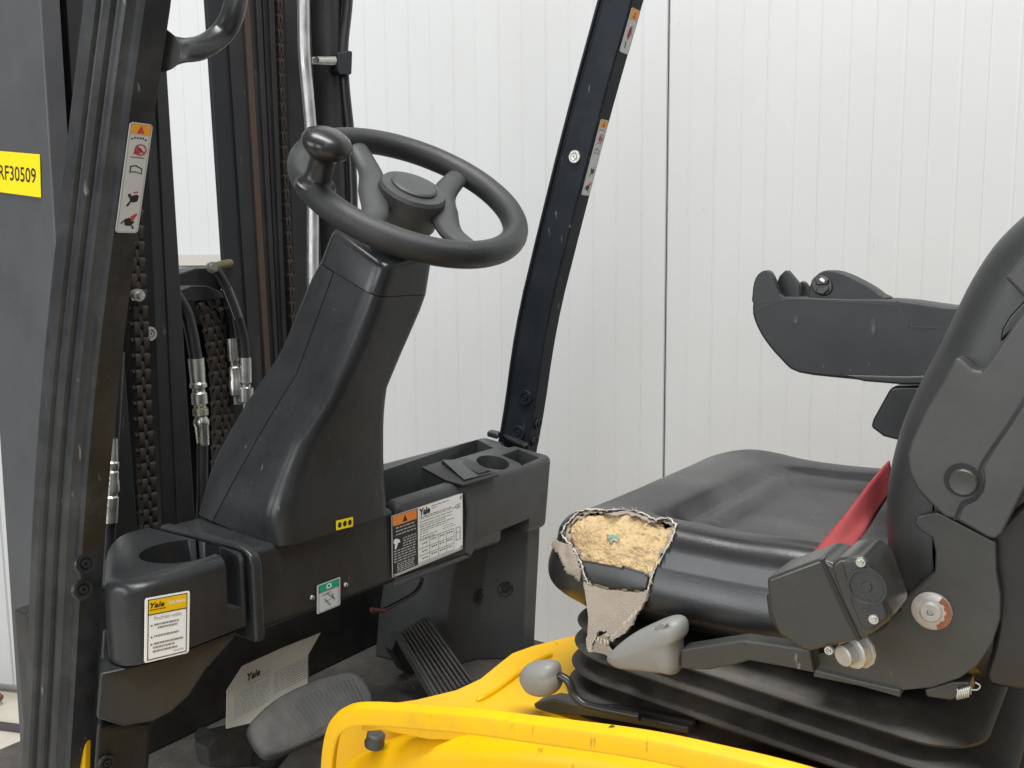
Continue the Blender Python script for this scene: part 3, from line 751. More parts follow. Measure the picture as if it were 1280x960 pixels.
# ---- steering column ---------------------------------------------------------
LS = [(289, 413), (328, 390), (442, 347), (499, 314), (551, 285), (595, 264), (652, 246)]          # left silhouette  v -> u
SE = [(300, 432), (352, 412.6), (464, 371), (479, 362), (543, 325), (600, 294), (652, 266)]        # cover joint
RN = [(330, 482), (383, 465), (442, 439), (507, 404), (551, 373), (608, 351), (652, 340), (692, 348)]  # soft rear edge
RS = [(328, 547), (372, 535), (442, 504), (481, 488), (525, 485), (586, 485), (648, 489), (700, 490)]  # right silhouette
nlev = 15
def level(t):
    """t 0 bottom .. 1 top: corner points of the column at that height"""
    vL = lerp(652, 318, t); vR = lerp(688, 372, t); vF = lerp(652, 362, t)
    xr = interp([(0, -.938), (.3, -.940), (.6, -.925), (1, -.897)], t)
    B = at(interp(RN, vR), vR, X=xr); Cc = at(interp(RS, vF), vF, X=xr)
    yA = interp([(0, .815), (.35, .872), (.6, .912), (1, .947)], t)
    A = at(interp(LS, vL), vL, Y=yA)
    z = B.z
    vS = lerp(652, 340, t); sY = lerp(yA, B.y, .28)
    Sm = at(interp(SE, vS), vS, Y=sY)
    tilt = .05+.36*t
    def zz(x): return z+(xr-x)*tilt
    for p in (A, Sm, Cc): p.z = zz(p.x)
    D = V((A.x, Cc.y+(B.y-A.y)*.4, A.z)); S2 = V((Sm.x, Cc.y+.004, Sm.z))
    return A, Sm, B, Cc, S2, D
def rounded(C, rad, n=6):
    out = []; m = len(C)
    for i in range(m):
        p, a, b = C[i], C[i-1], C[(i+1) % m]
        r = rad[i]
        if r <= 0: out.append(p); continue
        q0 = p+(a-p).normalized()*min(r, (a-p).length*.48); q1 = p+(b-p).normalized()*min(r, (b-p).length*.48)
        for k in range(n+1):
            t = k/n; out.append(q0*(1-t)**2+p*2*t*(1-t)+q1*t*t)
    return out
Rf, Rr_, Rc = [], [], []
for i in range(nlev+1):
    t = i/nlev
    A, Sm, B, Cc, S2, D = level(t)
    g = V((.0009, 0, 0))
    rr = lerp(.045, .026, t)
    Rr_.append(rounded([Sm+g, B, Cc, S2+g], [0, rr, .02, 0]))
    Rf.append(rounded([A, Sm-g, S2-g, D], [.014, 0, 0, .014]))
col = part('steering_column_cover', rings(Rr_), 'plastic', angle=40)
col['label'] = 'rear cover of the black steering column'
build('front_cover', *rings(Rf), 'plastic', col, angle=40)
# cap
A, Sm, B, Cc, S2, D = level(1.0)
base = [A, B, Cc, D]
# column axis and wheel axis
tw, sw = .577, -.145
AX = V((math.sin(tw)*math.cos(sw), math.sin(sw), math.cos(tw)*math.cos(sw))).normalized()
WC = V((-.879, 1.0, 1.653))
nB = (B-A).cross(Cc-A).normalized(); nB = nB if nB.z > 0 else -nB
up = V((.30, 0, .95)).normalized()
topz = [at(413, 284, Y=.950), at(482, 333, X=-.882), at(545, 322, X=-.885)]
tA, tB, tC = topz
tD = tA+(tC-tB)
base = [p+nB*.0012 for p in base]
cap = [base]
r0 = rounded(base, [.016, .026, .02, .016])
top = [tA, tB, tC, tD]
cen = sum(top, V())/4
mid = rounded([lerp(b, q, .82) for b, q in zip(base, top)], [.016, .024, .02, .016])
t1 = rounded([lerp(q, cen, .035)+(b-q)*.06 for b, q in zip(base, top)], [.016, .024, .02, .016])
t2 = rounded([lerp(q, cen, .10) for q in top], [.016, .022, .02, .016])
t3 = rounded([lerp(q, cen, .6) for q in top], [.012, .012, .012, .012])
part('column_cap', rings([r0, mid, t1, t2, t3]), 'plastic', angle=40)
# small yellow label
q = [at(420, 651, X=-.9365), at(441, 646, X=-.9365), at(420, 663, X=-.9365)]
F = Face(q[0], q[1], q[2], (1, 0, 0))
ys = build('switch_label', *F.rect(0, 0, 1, 1, 0, .0006, .0012), 'plate_yellow', FK, smooth=False)
ys['label'] = 'tiny yellow pictogram label low on the steering column'
mb = MB()
for a in (.2, .5, .8):
    mb.add(*F.poly([(a+.11*math.cos(2*math.pi*k/10), .5+.3*math.sin(2*math.pi*k/10)) for k in range(10)], .0006, .0009))
mb.build('pictogram', 'black_print', ys, smooth=False)

# ---- steering wheel ------------------------------------------------------------
E1 = V((0, 1, 0)).cross(AX).normalized(); E2 = AX.cross(E1)
RW, RT = .1565, .0185
def wpnt(a, r=RW, h=0): return WC+(E1*math.cos(a)+E2*math.sin(a))*r+AX*h
n1, n2 = 96, 20
R = []
for i in range(n1):
    a = 2*math.pi*i/n1; d = E1*math.cos(a)+E2*math.sin(a)
    R.append([WC+d*(RW+RT*math.cos(2*math.pi*k/n2))+AX*(RT*math.sin(2*math.pi*k/n2)) for k in range(n2)])
R.append(R[0])
wheel = part('steering_wheel', rings(R, caps=False), 'rim_rubber')
bm = bmesh.new(); bm.from_mesh(wheel.data); bmesh.ops.remove_doubles(bm, verts=bm.verts, dist=1e-5); bmesh.ops.recalc_face_normals(bm, faces=bm.faces); bm.to_mesh(wheel.data); bm.free()
def near_angle(u, v, r=RW):
    return min((((pj(wpnt(2*math.pi*k/720, r))[0]-u)**2+(pj(wpnt(2*math.pi*k/720, r))[1]-v)**2), 2*math.pi*k/720) for k in range(720))[1]
hub = build('hub', *lathe([(.030, -.062), (.040, -.058), (.047, -.045), (.049, -.02), (.049, .001), (.046, .006), (.0335, .0075), (.033, .0105), (.030, .0125), (0, .0135)], WC+AX*.004, AX, 40), 'plastic_grey', wheel, angle=25)
# two arched spokes, each joining the far rim and the near rim past the hub
def spoke(pa, pb, side):
    a, b = near_angle(*pa), near_angle(*pb)
    P0, P1 = wpnt(a), wpnt(b)
    dirh = ((P0+P1)/2-WC); dirh = dirh.normalized()
    m = WC+dirh*.052-AX*.014
    path = catmull([P0, lerp(P0, m, .5)-dirh*.012-AX*.006, m, lerp(P1, m, .5)-dirh*.012-AX*.006, P1], 8)
    R = []
    for i, p in enumerate(path):
        d = (path[min(i+1, len(path)-1)]-path[max(i-1, 0)]).normalized()
        s = abs(i/(len(path)-1)-.5)*2
        x = AX; y = d.cross(x).normalized()
        w = lerp(.022, .0155, s); h = lerp(.014, .0075, s)
        R.append([p+y*(w*math.cos(2*math.pi*k/16))+x*(h*math.sin(2*math.pi*k/16)) for k in range(16)])
    return build('spoke', *rings(R), 'plastic_grey', wheel)
spoke((577, 217), (600, 307), 1)
spoke((441, 182), (455, 272), -1)
# boss between column and hub
part('steering_boss', lathe([(.043, -.012), (.043, -.004), (.040, .004), (.037, .03), (.036, .06)], WC-AX*.112, AX, 36), 'plastic_dull')
# spinner knob
ak = near_angle(386, 240)
kp = wpnt(ak, RW-.004, RT*.5)
kn = part('spinner_knob', lathe([(.024, -.008), (.0245, .002), (.019, .006), (.0165, .012), (.0165, .034), (.0195, .040), (.0285, .046), (.0325, .053), (.0325, .059), (.029, .066), (.020, .0715), (.009, .074), (0, .0745)], kp, AX, 36), 'knob', angle=60)
build('knob_clamp', *lathe([(.021, 0), (.027, .004), (.027, .012), (.021, .016)], kp-AX*.014, AX, 24), 'plastic', kn)

# ---- foot well -------------------------------------------------------------------
part('floor_plate', box((-1.5, .60, .74), (-.60, 1.52, .78)), 'floor_mat', bevel=.004)
part('bulkhead', box((-1.32, .62, .78), (-1.28, 1.50, 1.07)), 'plastic_dull', bevel=.004)
# kick panel at the far side
kp_ = [at(u, v, Y=1.42) for u, v in ((560, 690), (640, 655), (657, 655), (655, 740), (652, 830), (648, 900), (560, 900), (535, 800))]
kpn = [at(657, 640, Y=1.42), at(657, 720, Y=1.42), at(653, 830, Y=1.42), at(651, 900, Y=1.42)]
R = []
for z in (.78, .86, .94, 1.0, 1.06):
    xe = interp([(.78, -.992), (.9, -.985), (1.0, -.978), (1.06, -.975)], z)
    bulge = interp([(.78, .06), (.9, .05), (1.0, .02), (1.06, 0)], z)
    R.append([V((xe, 1.47, z)), V((xe, 1.425, z)), V((xe-.02, 1.415-bulge*.1, z)), V((xe-.07, 1.40-bulge*.5, z)), V((xe-.10, 1.36-bulge, z)), V((xe-.14, 1.34-bulge, z)), V((xe-.25, 1.33-bulge, z)), V((xe-.25, 1.47, z))])
kick = part('kick_panel', rings(R), 'plastic_grey', angle=45, bevel=.004)
from mathutils.bvhtree import BVHTree
kv, kf = rings(R); KB = BVHTree.FromPolygons([tuple(p) for p in kv], kf)
for u, v in ((600, 745), (632, 735)):
    loc, n_, _, _ = KB.ray_cast(CAM, ray(u, v).normalized())
    if n_.dot(ray(u, v)) > 0: n_ = -n_
    build('screw_recess', *lathe([(.0145, 0), (.015, .0015), (.0135, .002), (.0115, .0006), (.0055, .0006), (.005, .003), (.002, .003), (0, .0012)], loc, n_, 24), 'mast_black', kick)
part('floor_bracket', [*prism([at(u, v, X=-1.05) for u, v in ((258, 935), (275, 918), (325, 905), (345, 925), (330, 960), (262, 960))], (-.03, 0, 0))], 'pedal', bevel=.004)
# grit and crumbs trodden into the floor plate
mb = MB(); gr_ = random.Random(5)
for _ in range(260):
    p = V((gr_.uniform(-1.25, -.66), gr_.uniform(.64, 1.36), .7805)); r = gr_.uniform(.0006, .0026)
    pts_ = [p+V((gr_.uniform(.6, 1.3)*r*math.cos(a), gr_.uniform(.6, 1.3)*r*math.sin(a), 0)) for a in (0, 1.3, 2.5, 3.8, 5)]
    mb.add(*prism(pts_, (0, 0, r*.8)))
mb.build('floor_grit', 'grit', FK, smooth=False)['kind'] = 'stuff'
# wire under the dash
wr = [at(u, v, X=-1.0) for u, v in ((466, 764), (480, 762), (500, 752), (517, 742), (525, 732), (528, 722))]
wire = part('wiring', tube(catmull(wr, 5), .0035, 8), 'hose')
build('wire_splice', *tube([at(464, 762, X=-.999), at(480, 763, X=-.999)], .0042, 8), 'wire_red', wire)
# accelerator: ribbed slab
ac = [at(497, 789, X=-1.10), at(505, 780, X=-1.10), at(536, 769, X=-1.10), at(594, 848, X=-1.01), at(548, 874, X=-1.01)]
ac = [at(497, 792, X=-1.10), at(532, 769, X=-1.10), at(592, 852, X=-.99), at(546, 876, X=-.99)]
ex = ac[1]-ac[0]; ey = ac[3]-ac[0]; nn = ex.cross(ey).normalized(); nn = nn if nn.x > 0 else -nn
acc = part('accelerator_pedal', prism(rounded(ac, [.012, .012, .004, .004]), -nn*.016), 'pedal', bevel=.003)
acc['label'] = 'narrow ribbed black accelerator pedal'
for k in range(9):
    s = (k+.5)/9
    a = lerp(lerp(ac[0], ac[1], s), lerp(ac[3], ac[2], s), .03)+nn*.0003; b = lerp(lerp(ac[0], ac[1], s), lerp(ac[3], ac[2], s), .985)+nn*.0003
    w = ex*(.034)
    top_ = [a-w, a+w, b+w, b-w]
    build('rib', *rings([top_, [p+nn*.0035+(lerp(a, b, .5)-p)*.0+((a-w if 0 else V()))*0 for p in top_]]), 'pedal', acc, bevel=.0012)
build('pedal_bracket', *prism([at(u, v, X=-1.125) for u, v in ((490, 812), (500, 790), (528, 800), (548, 850), (525, 850), (505, 838))], (-.02, 0, 0)), 'plastic_dull', acc, bevel=.003)
# brake pedal: broad curved pad
zb_ = .945
bp_px = [(312, 908), (322, 893), (350, 870), (390, 851), (425, 841), (443, 840), (456, 850), (466, 872), (455, 890), (420, 912), (380, 930), (345, 943), (330, 941), (318, 925)]
bn = V((.62, -.05, .78)).normalized(); bo = at(390, 892, Z=zb_)
bp_ = [at(u, v, pl=(bo, bn)) for u, v in bp_px]
bp_ = catmull(bp_, 4, True)
cb = sum(bp_, V())/len(bp_)
def bowl(p, h, k):       # gently domed pad
    q = lerp(p, cb, k); return q+bn*h
ringsB = [[bowl(p, -.018, .06) for p in bp_], [bowl(p, -.013, 0) for p in bp_], [bowl(p, -.004, 0) for p in bp_], [bowl(p, -.001, .02) for p in bp_], [bowl(p, .0008, .08) for p in bp_], [bowl(p, .0015, .5) for p in bp_], [bowl(p, .002, .98) for p in bp_]]
brk = part('brake_pedal', rings(ringsB), 'pedal', angle=50)
brk['label'] = 'broad ribbed black brake pedal'
for k in range(17):
    s = .16+.78*k/16
    a = (lerp(348, 452, s)+lerp(-8, 8, 1-s), lerp(878, 846, s)); 
    u0, v0 = lerp(338, 448, s), lerp(893, 847, s)+4*math.sin(math.pi*s)*-1.0
    u1, v1 = u0+lerp(34, 14, s), v0+lerp(40, 30, s)
    p0, p1 = at(u0, v0, pl=(bo, bn)), at(u1, v1, pl=(bo, bn))
    if not inpoly(u0, v0+2, bp_px): continue
    t = 1.0
    while t > .2 and not inpoly(lerp(u0, u1, t), lerp(v0, v1, t)+3, bp_px): t -= .05
    p1 = lerp(p0, p1, t)
    build('rib', *tube([p0+bn*.0015, p1+bn*.0015], .0013, 6), 'pedal', brk)
part('brake_arm', tube([cb-bn*.02, cb-bn*.10-V((.03, 0, .03)), V((-1.2, cb.y+.02, .82))], .012, 10), 'plastic_dull')
# manual sheet tucked behind the pedal
sheet_px = [(283, 912), (284, 864), (303, 836), (400, 791), (385, 818), (384, 870), (330, 880)]
sx = -1.02
shp = [at(283, 911, X=sx), at(284, 863, X=sx), at(303, 833, X=sx-.01), at(351, 811, X=sx-.012), at(401, 791, X=sx-.02), at(385, 819, X=sx), at(384, 875, X=sx+.012), at(330, 900, X=sx+.01)]
sheet = part('information_sheet', prism(shp, (-.0015, 0, 0)), 'cream_print')
sheet['label'] = 'creased printed sheet hanging behind the brake pedal'
F = Face(at(283, 838, X=sx+.003), at(384, 792, X=sx+.001), at(283, 911, X=sx+.003), (1, 0, 0))
F.text('Yale', .17, .14, .13, 'black_print', sheet, width=.16, bold=.05, shear=.2, h=.012)
printlines(F, [(.03, .42+.035*k, .45, .012) for k in range(12)]+[(.2, .34, .46, .012), (.16, .28, .46, .012)]+[(.50, .36+.045*k, .96, .014) for k in range(9)], 'grey_print', sheet, .011)

# ---- yellow hood -------------------------------------------------------------------
# raised lip: front corner then back along the near side
LT = [(405, 975), (408, 930), (416, 899), (431, 884), (459, 877), (534, 881), (600, 886), (666, 894), (800, 911), (900, 931), (1000, 955), (1150, 1000), (1300, 1055)]
def liplane(u): return .655
lipT = [at(u, v, Y=.655) for u, v in LT]
LTp = catmull(lipT, 5)
R = []
for p in LTp:
    i = LTp.index(p)
    d = (LTp[min(i+1, len(LTp)-1)]-LTp[max(i-1, 0)]).normalized()
    nrm_ = V((d.z, 0, -d.x)); nrm_ = nrm_ if (nrm_.z < 0 or (abs(nrm_.z) < .3 and nrm_.x > 0)) else -nrm_
    if nrm_.z > 0 and nrm_.x < 0: nrm_ = -nrm_
    o_ = p
    t_ = V((0, -1, 0))
    R.append([o_+V((0, .016, -.014)), o_+V((0, .003, -.0012)), o_, o_+t_*.0075+nrm_*.0022, o_+t_*.0095+nrm_*.0038, o_+t_*.0105+nrm_*.0065, o_+t_*.0115+nrm_*.0195, o_+t_*.0105+nrm_*.0213, o_+t_*.008+nrm_*.0213, o_+t_*.0065+nrm_*.0190, o_+t_*.005+nrm_*.009, o_+V((0, .010, -.016))])
hood_lip = part('hood_lip', rings(R), 'yellow_chipped', angle=28)
hood_lip['label'] = 'raised yellow hood lip with chipped paint'
# deck between lip and seat
DK = [(450, 884), (520, 874), (570, 862), (600, 848), (622, 830), (640, 816), (665, 807), (700, 798), (735, 790), (780, 785), (900, 770)]
ZD = 1.086
front = [at(u, v, Z=ZD) for u, v in DK]
outl = front+[V((-.42, 1.30, ZD)), V((-.05, 1.30, ZD)), V((-.05, .722, ZD)), V((-.30, .722, ZD)), V((-.56, .715, ZD)), V((-.60, .690, ZD)), V((-.655, .676, ZD))]
deck = part('hood_deck', prism(outl, (0, 0, -.028)), 'yellow', bevel=.008, seg=4, bang=40)
part('hood_body', prism([V((max(p.x, -.64)+.012, max(p.y, .735), ZD-.027)) for p in outl], (0, 0, -.40)), 'yellow')
# low crease pressed into the deck
cr_ = catmull([at(u, v, Z=ZD+.001) for u, v in ((596, 876), (620, 862), (650, 840), (672, 826), (690, 818))], 5)
build('pressed_crease', *tube(cr_, [.001]+[.004]*(len(cr_)-2)+[.001], 10), 'yellow', deck)
# side body panel recessed under the lip
SB = [(405, 1010), (412, 985), (425, 958), (450, 940), (480, 928), (530, 923), (600, 921), (680, 924), (780, 937), (900, 960), (1050, 1000), (1300, 1080)]
sbp = catmull([at(u, v+2, Y=.700) for u, v in SB], 4)
R = [[p+V((0, .03, -.002)) for p in sbp], [p+V((0, .006, -.0005)) for p in sbp], [p+V((0, -.005, -.006)) for p in sbp], [p+V((0, -.010, -.02)) for p in sbp], [p+V((0, -.012, -.10)) for p in sbp], [p+V((0, -.012, -.5)) for p in sbp]]
v_, f_ = rings(R, caps=False, closed=False)
side = part('side_panel', (v_, f_), 'yellow', angle=60)
sol = side.modifiers.new('s', 'SOLIDIFY'); sol.thickness = .01; sol.offset = -1
# body shell behind (closes the recess)
part('chassis', box((-.55, .715, .05), (.75, 1.40, 1.03)), 'yellow', bevel=.01)
part('inner_panel', ypoly([(412, 990), (416, 930), (430, 909), (450, 905), (560, 911), (700, 928), (900, 972), (900, 1100), (412, 1100)], .728, .01), 'yellow', bevel=.002)
rbp = at(468, 922, Y=.690)
part('rubber_stop', lathe([(.0105, -.004), (.0115, .000), (.0100, .004), (.0105, .010), (.008, .012), (0, .012)], rbp-V((0, 0, .006)), (.2, .1, 1), 20), 'pedal')
bolt(hood_lip, at(765, 911, Y=.652), (0, -.8, 1), .0032, 'mast_black', .001, 'bolt')

# ---- bellows under the seat ---------------------------------------------------------
def rr_ring(x0, x1, y0, y1, r, z, n=8):
    return [V((x0+a, y0+b, z(x0+a))) for a, b in rrect(x1-x0, y1-y0, r, n)]
folds = []
prof_b = []
zt_, nf = 1.186, 6
hgt = .0225
for k in range(nf):
    z0 = zt_-hgt*k
    for q in range(9):
        a = math.pi*q/8
        prof_b.append((-.018+.027*math.sin(a)**.9 if 0 < q < 8 else -.018, z0-hgt*q/8*.96))
prof_b.append((-.013, zt_-hgt*nf-.05))
BX0, BX1, BY0, BY1 = -.488, -.118, .792, 1.27
def bslope(x): return (x-BX0)*-.06
R = []
R.append(rr_ring(BX0+.055, BX1-.055, BY0+.055, BY1-.055, .03, lambda x: zt_-.09+bslope(x)))
R.append(rr_ring(BX0+.046, BX1-.046, BY0+.046, BY1-.046, .03, lambda x: zt_-.004+bslope(x)))
R.append(rr_ring(BX0+.040, BX1-.040, BY0+.040, BY1-.040, .035, lambda x: zt_+.002+bslope(x)))
for o_, z in prof_b:
    g = o_+(zt_-z)*.10
    R.append(rr_ring(BX0-g, BX1+g+(zt_-z)*.9, BY0-g, BY1+g, .055, lambda x, z=z: z+bslope(x)))
part('suspension_bellows', rings(R), 'rubber', angle=50)['label'] = 'black folded rubber bellows under the seat'
# seat base pan
part('seat_pan', box((-.46, .87, 1.10), (-.20, 1.20, 1.180)), 'bracket', bevel=.006)

# ---- seat cushion ---------------------------------------------------------------------
OX0, OX1, OY0, OY1 = -.542, -.10, .800, 1.300
NT = 520
def outline(n=NT):
    """rounded plan outline with softer front corners"""
    P = []
    rf, rb2 = .070, .05
    for cx, cy, a0, r in ((OX1-rb2, OY1-rb2, 0, rb2), (OX0+rf, OY1-rf, 90, rf), (OX0+rf, OY0+rf, 180, rf), (OX1-rb2, OY0+rb2, 270, rb2)):
        for k in range(12):
            a = math.radians(a0+90*k/11); P.append(V((cx+r*math.cos(a), cy+r*math.sin(a), 0)))
    # resample evenly
    P.append(P[0]); L = [0]
    for a, b in zip(P, P[1:]): L.append(L[-1]+(b-a).length)
    out = []; j = 0
    for i in range(n):
        s = L[-1]*i/n
        while L[j+1] < s: j += 1
        out.append(P[j].lerp(P[j+1], (s-L[j])/max(1e-9, L[j+1]-L[j])))
    return out
def gauss(x, s): return math.exp(-(x/s)**2)
def ztop(x, y):
    yn = (y-1.05)/.25; xf = (x-OX0)/(OX1-OX0)
    z = 1.266+.008*xf
    z += (.022 if yn < 0 else .006)*gauss(abs(yn)-.90, .17)*min(1, max(.35, (xf+.05)/.30))   # side bolsters
    z += .012*gauss(xf-.13, .15)                                                             # raised front roll
    ax_, ay_ = max(0, .40-xf), max(0, abs(yn)-.52)
    dd = math.hypot(ax_, ay_*.62)-.13                                                        # distance to the centre pad's welt
    z -= .013/(1+math.exp(dd/.016))                                                          # pad set lower
    z -= (.009 if yn < .2 else .009-.007*min(1, (yn-.2)/.4))*gauss(dd-.012, .022)                                                           # valley along the welt
    z += .006*gauss(dd+.045, .026)                                                           # pad's own rounded edge
    z -= .010*gauss(xf-.72, .25)*gauss(yn, .4)
    z += .004*gauss(dd-.05, .03)*min(1, max(0, (.3-yn)/.5))
    return z+.0016*noise.noise(V((x*14, y*14, 2)))
OUT = outline(); CEN = V(((OX0+OX1)/2, (OY0+OY1)/2, 0))
def cushion(inset=0, rough=0):
    R = []
    ks = [.02]+[.06*i for i in range(1, 13)]+[.74+.009*i for i in range(29)]+[1.0]
    rad = .030
    for s in ks:
        ring = []
        for p in OUT:
            q = CEN+(p-CEN)*s
            d = (p-q).length
            q2 = CEN+(p-CEN).normalized()*max(0, (p-CEN).length*s-inset)
            z = ztop(q.x, q.y)
            if d < rad: z -= rad-math.sqrt(max(0, rad*rad-(rad-d)**2))
            v = V((q2.x, q2.y, z-inset))
            ring.append(v)
        R.append(ring)
    # sides, tucked in below
    n = 34
    for i in range(1, n+1):
        t = i/n
        ring = []
        for j, p in enumerate(OUT):
            e = R[len(ks)-1][j]
            bul = .010*math.sin(math.pi*min(1, t*1.15))-.030*max(0, t-.55)**2*5
            dirp = (p-CEN).normalized()
            q = CEN+dirp*((p-CEN).length+bul-inset)
            ring.append(V((q.x, q.y, lerp(e.z, 1.180, t))))
        R.append(ring)
    if rough:
        for ring in R:
            for v in ring:
                k = noise.fractal(v*24, 1, 2, 4)*rough+noise.fractal(v*85, .8, 2, 3)*rough*.5
                k = min(k, .0030)
                v += (V((v.x, v.y, 0))-CEN).normalized()*k*.7+V((0, 0, k))
    return R
HOLE = [(703, 667), (708, 656), (716, 647), (724, 640), (733, 636.5), (757, 638.5), (781, 637), (797, 640), (809, 645), (820, 650.5), (830, 648), (838, 649), (845, 656), (843, 665), (838, 678), (829, 694), (820, 709), (815, 722), (811, 733), (809, 744), (795, 745), (775, 743), (753, 741), (742, 736), (735, 728), (729, 714), (726, 702), (720, 690), (714, 680), (706, 673)]
def jag(P, amp, n=5, seed=1):
    rd = random.Random(seed); out = []
    for i in range(len(P)):
        a, b = P[i], P[(i+1) % len(P)]
        for k in range(n):
            t = k/n; out.append((lerp(a[0], b[0], t)+rd.uniform(-amp, amp), lerp(a[1], b[1], t)+rd.uniform(-amp, amp)))
    return out
def grow(P, d):
    cx = sum(p[0] for p in P)/len(P); cy = sum(p[1] for p in P)/len(P)
    out = []
    for x, y in P:
        l = math.hypot(x-cx, y-cy); out.append((x+(x-cx)/l*d, y+(y-cy)/l*d))
    return out
HJ = jag(HOLE, 1.0, 4)
def facing(p, q, r): return (q-p).cross(r-p)
vv, ff = rings(cushion(), caps=True)
BV = BVHTree.FromPolygons([tuple(p) for p in vv], ff)
def cushion_mesh(R, keep, caps=False):
    v, f = rings(R, caps=True)
    cache = [pj(p) for p in v]
    out = []
    for q in f:
        if len(q) > 4:
            if caps: out.append(q)
            continue
        c = sum((v[i] for i in q), V())/4
        vis = c.x < -.30 and c.y < 1.02
        if vis:
            h_ = BV.ray_cast(CAM, (c-CAM).normalized())
            vis = h_[0] is None or (h_[0]-c).length < .02
        inside = vis and inpoly(sum(cache[i][0] for i in q)/4, sum(cache[i][1] for i in q)/4, HJ)
        if keep(q, vis, inside, cache): out.append(q)
    used = sorted({i for q in out for i in q}); mp = {i: k for k, i in enumerate(used)}
    return [v[i] for i in used], [tuple(mp[i] for i in q) for q in out]
Rc = cushion()
seat = part('seat_cushion', cushion_mesh(Rc, lambda q, vis, ins, c: not ins, True), 'vinyl', angle=60)
seat['label'] = 'glossy black vinyl seat cushion torn open at its front corner'
sol = seat.modifiers.new('s', 'SOLIDIFY'); sol.thickness = .0016; sol.offset = -1
HG = grow(HOLE, 9)
fo = build('exposed_foam', *cushion_mesh(cushion(.0058, .0075), lambda q, vis, ins, c: len(q) == 4 and vis and inpoly(sum(c[i][0] for i in q)/4, sum(c[i][1] for i in q)/4, HG)), 'foam', seat, angle=80)
fo['label'] = 'yellow foam showing through the tear'
# surface lookup on the cushion for things lying on it
vv2, ff2 = rings(cushion(.0045), caps=True)
BV2 = BVHTree.FromPolygons([tuple(p) for p in vv2], ff2)
def on(u, v, h=0, bv=None):
    d = ray(u, v).normalized(); loc, n, i, dist = (bv or BV).ray_cast(CAM, d)
    if loc is None: return None
    if n.dot(d) > 0: n = -n
    return loc+n*h
rd = random.Random(11)
rim = []
for u, v in jag(HOLE, .8, 4, 3):
    for k in range(14):
        p = on(lerp(u, 770, k*.012), lerp(v, 690, k*.012), .0006)
        if p: break
    if p: rim.append(p)
mb = MB()
rr2 = [rd.uniform(.0003, .0011) for _ in rim]
mb.add(*tube(rim+[rim[0]], rr2+[rr2[0]], 7))
mb.build('torn_edge', 'thread', seat)
# frayed threads along the tear
mb = MB()
for i in range(0, len(rim), 1):
    p = rim[i]
    for _ in range(rd.choice((0, 1, 1, 3))):
        d = V((rd.uniform(-1, 1), rd.uniform(-1, .3), rd.uniform(-.6, 1))).normalized()
        l = rd.uniform(.001, .0045)
        mb.add(*tube([p, p+d*l*.6, p+d*l+V((rd.uniform(-1, 1), rd.uniform(-1, 1), rd.uniform(-1, 1)))*.0015], [.0004, .0003, .00015], 4))
fr = mb.build('frayed_threads', 'thread', seat); fr['kind'] = 'stuff'
# black shell showing inside the tear
def patch(name, P, inset, rough, m, **k):
    vf = cushion_mesh(cushion(inset, rough), lambda q, vis, ins, c: len(q) == 4 and vis and inpoly(sum(c[i][0] for i in q)/4, sum(c[i][1] for i in q)/4, P))
    v0, f0 = vf                                   # keep the largest connected piece
    par = list(range(len(v0)))
    def root(a):
        while par[a] != a: par[a] = par[par[a]]; a = par[a]
        return a
    for q in f0:
        for a in q[1:]: par[root(a)] = root(q[0])
    cnt = {}
    for q in f0: cnt[root(q[0])] = cnt.get(root(q[0]), 0)+1
    big = max(cnt, key=cnt.get); f0 = [q for q in f0 if root(q[0]) == big]
    us = sorted({i for q in f0 for i in q}); mp = {i: k for k, i in enumerate(us)}
    o = build(name, [v0[i] for i in us], [tuple(mp[i] for i in q) for q in f0], m, seat, angle=70)
    so = o.modifiers.new('s', 'SOLIDIFY'); so.thickness = .0015; so.offset = -1
    return o
patch('inner_shell', jag([(725, 701), (745, 703), (775, 708), (800, 712), (811, 719), (812, 730), (806, 738), (795, 735), (788, 739), (778, 735), (766, 736), (756, 732), (745, 730), (735, 724)], .35, 3, 8), .0012, 0, 'shell')
mb = MB()
for u, v in ((744, 722), (755, 718), (760, 721), (774, 719), (778, 722), (789, 720), (793, 726), (801, 725), (803, 732), (790, 729)):
    p = on(u, v, .0040, BV2)
    if p: mb.add(*tube([p, p+V((.0025, .001, rd.uniform(-.002, .002)))], .0009, 5))
mb.build('foam_crumbs', 'thread', seat)['kind'] = 'stuff'
# peeled grey backing on the front corner and the hanging flap
vf_in = jag(grow(HOLE, -5), 2.4, 4, 21); vf_out = grow(HOLE, 3)
def lining(q, vis, ins, c):
    x, y = sum(c[i][0] for i in q)/4, sum(c[i][1] for i in q)/4
    return len(q) == 4 and vis and inpoly(x, y, vf_out) and not inpoly(x, y, vf_in)
ln = build('torn_lining', *cushion_mesh(cushion(.0022, .0022), lining), 'textile', seat, angle=70)
so = ln.modifiers.new('s', 'SOLIDIFY'); so.thickness = .0012; so.offset = -1; ln['kind'] = 'stuff'
patch('peeled_backing', jag([(690, 674), (703, 672), (712, 681), (719, 692), (724, 703), (727, 716), (726, 728), (719, 724), (709, 716), (703, 702), (696, 690), (690, 684)], 1.2, 3, 9), -.0022, .0022, 'textile')
FL = [(729, 727), (737, 733), (752, 737), (775, 740), (795, 741), (811, 738), (809, 747), (803, 756), (796, 768), (789, 781), (781, 791), (773, 796), (765, 802), (759, 801), (757, 793), (759, 784), (755, 790), (749, 788), (744, 796), (740, 806), (741, 815), (735, 814), (732, 806), (734, 790), (735, 770), (733, 750)]
def flap_y(u, v): return .800-.020*min(1, (v-738)/30)+.006*math.sin(u*.12)
fp = []
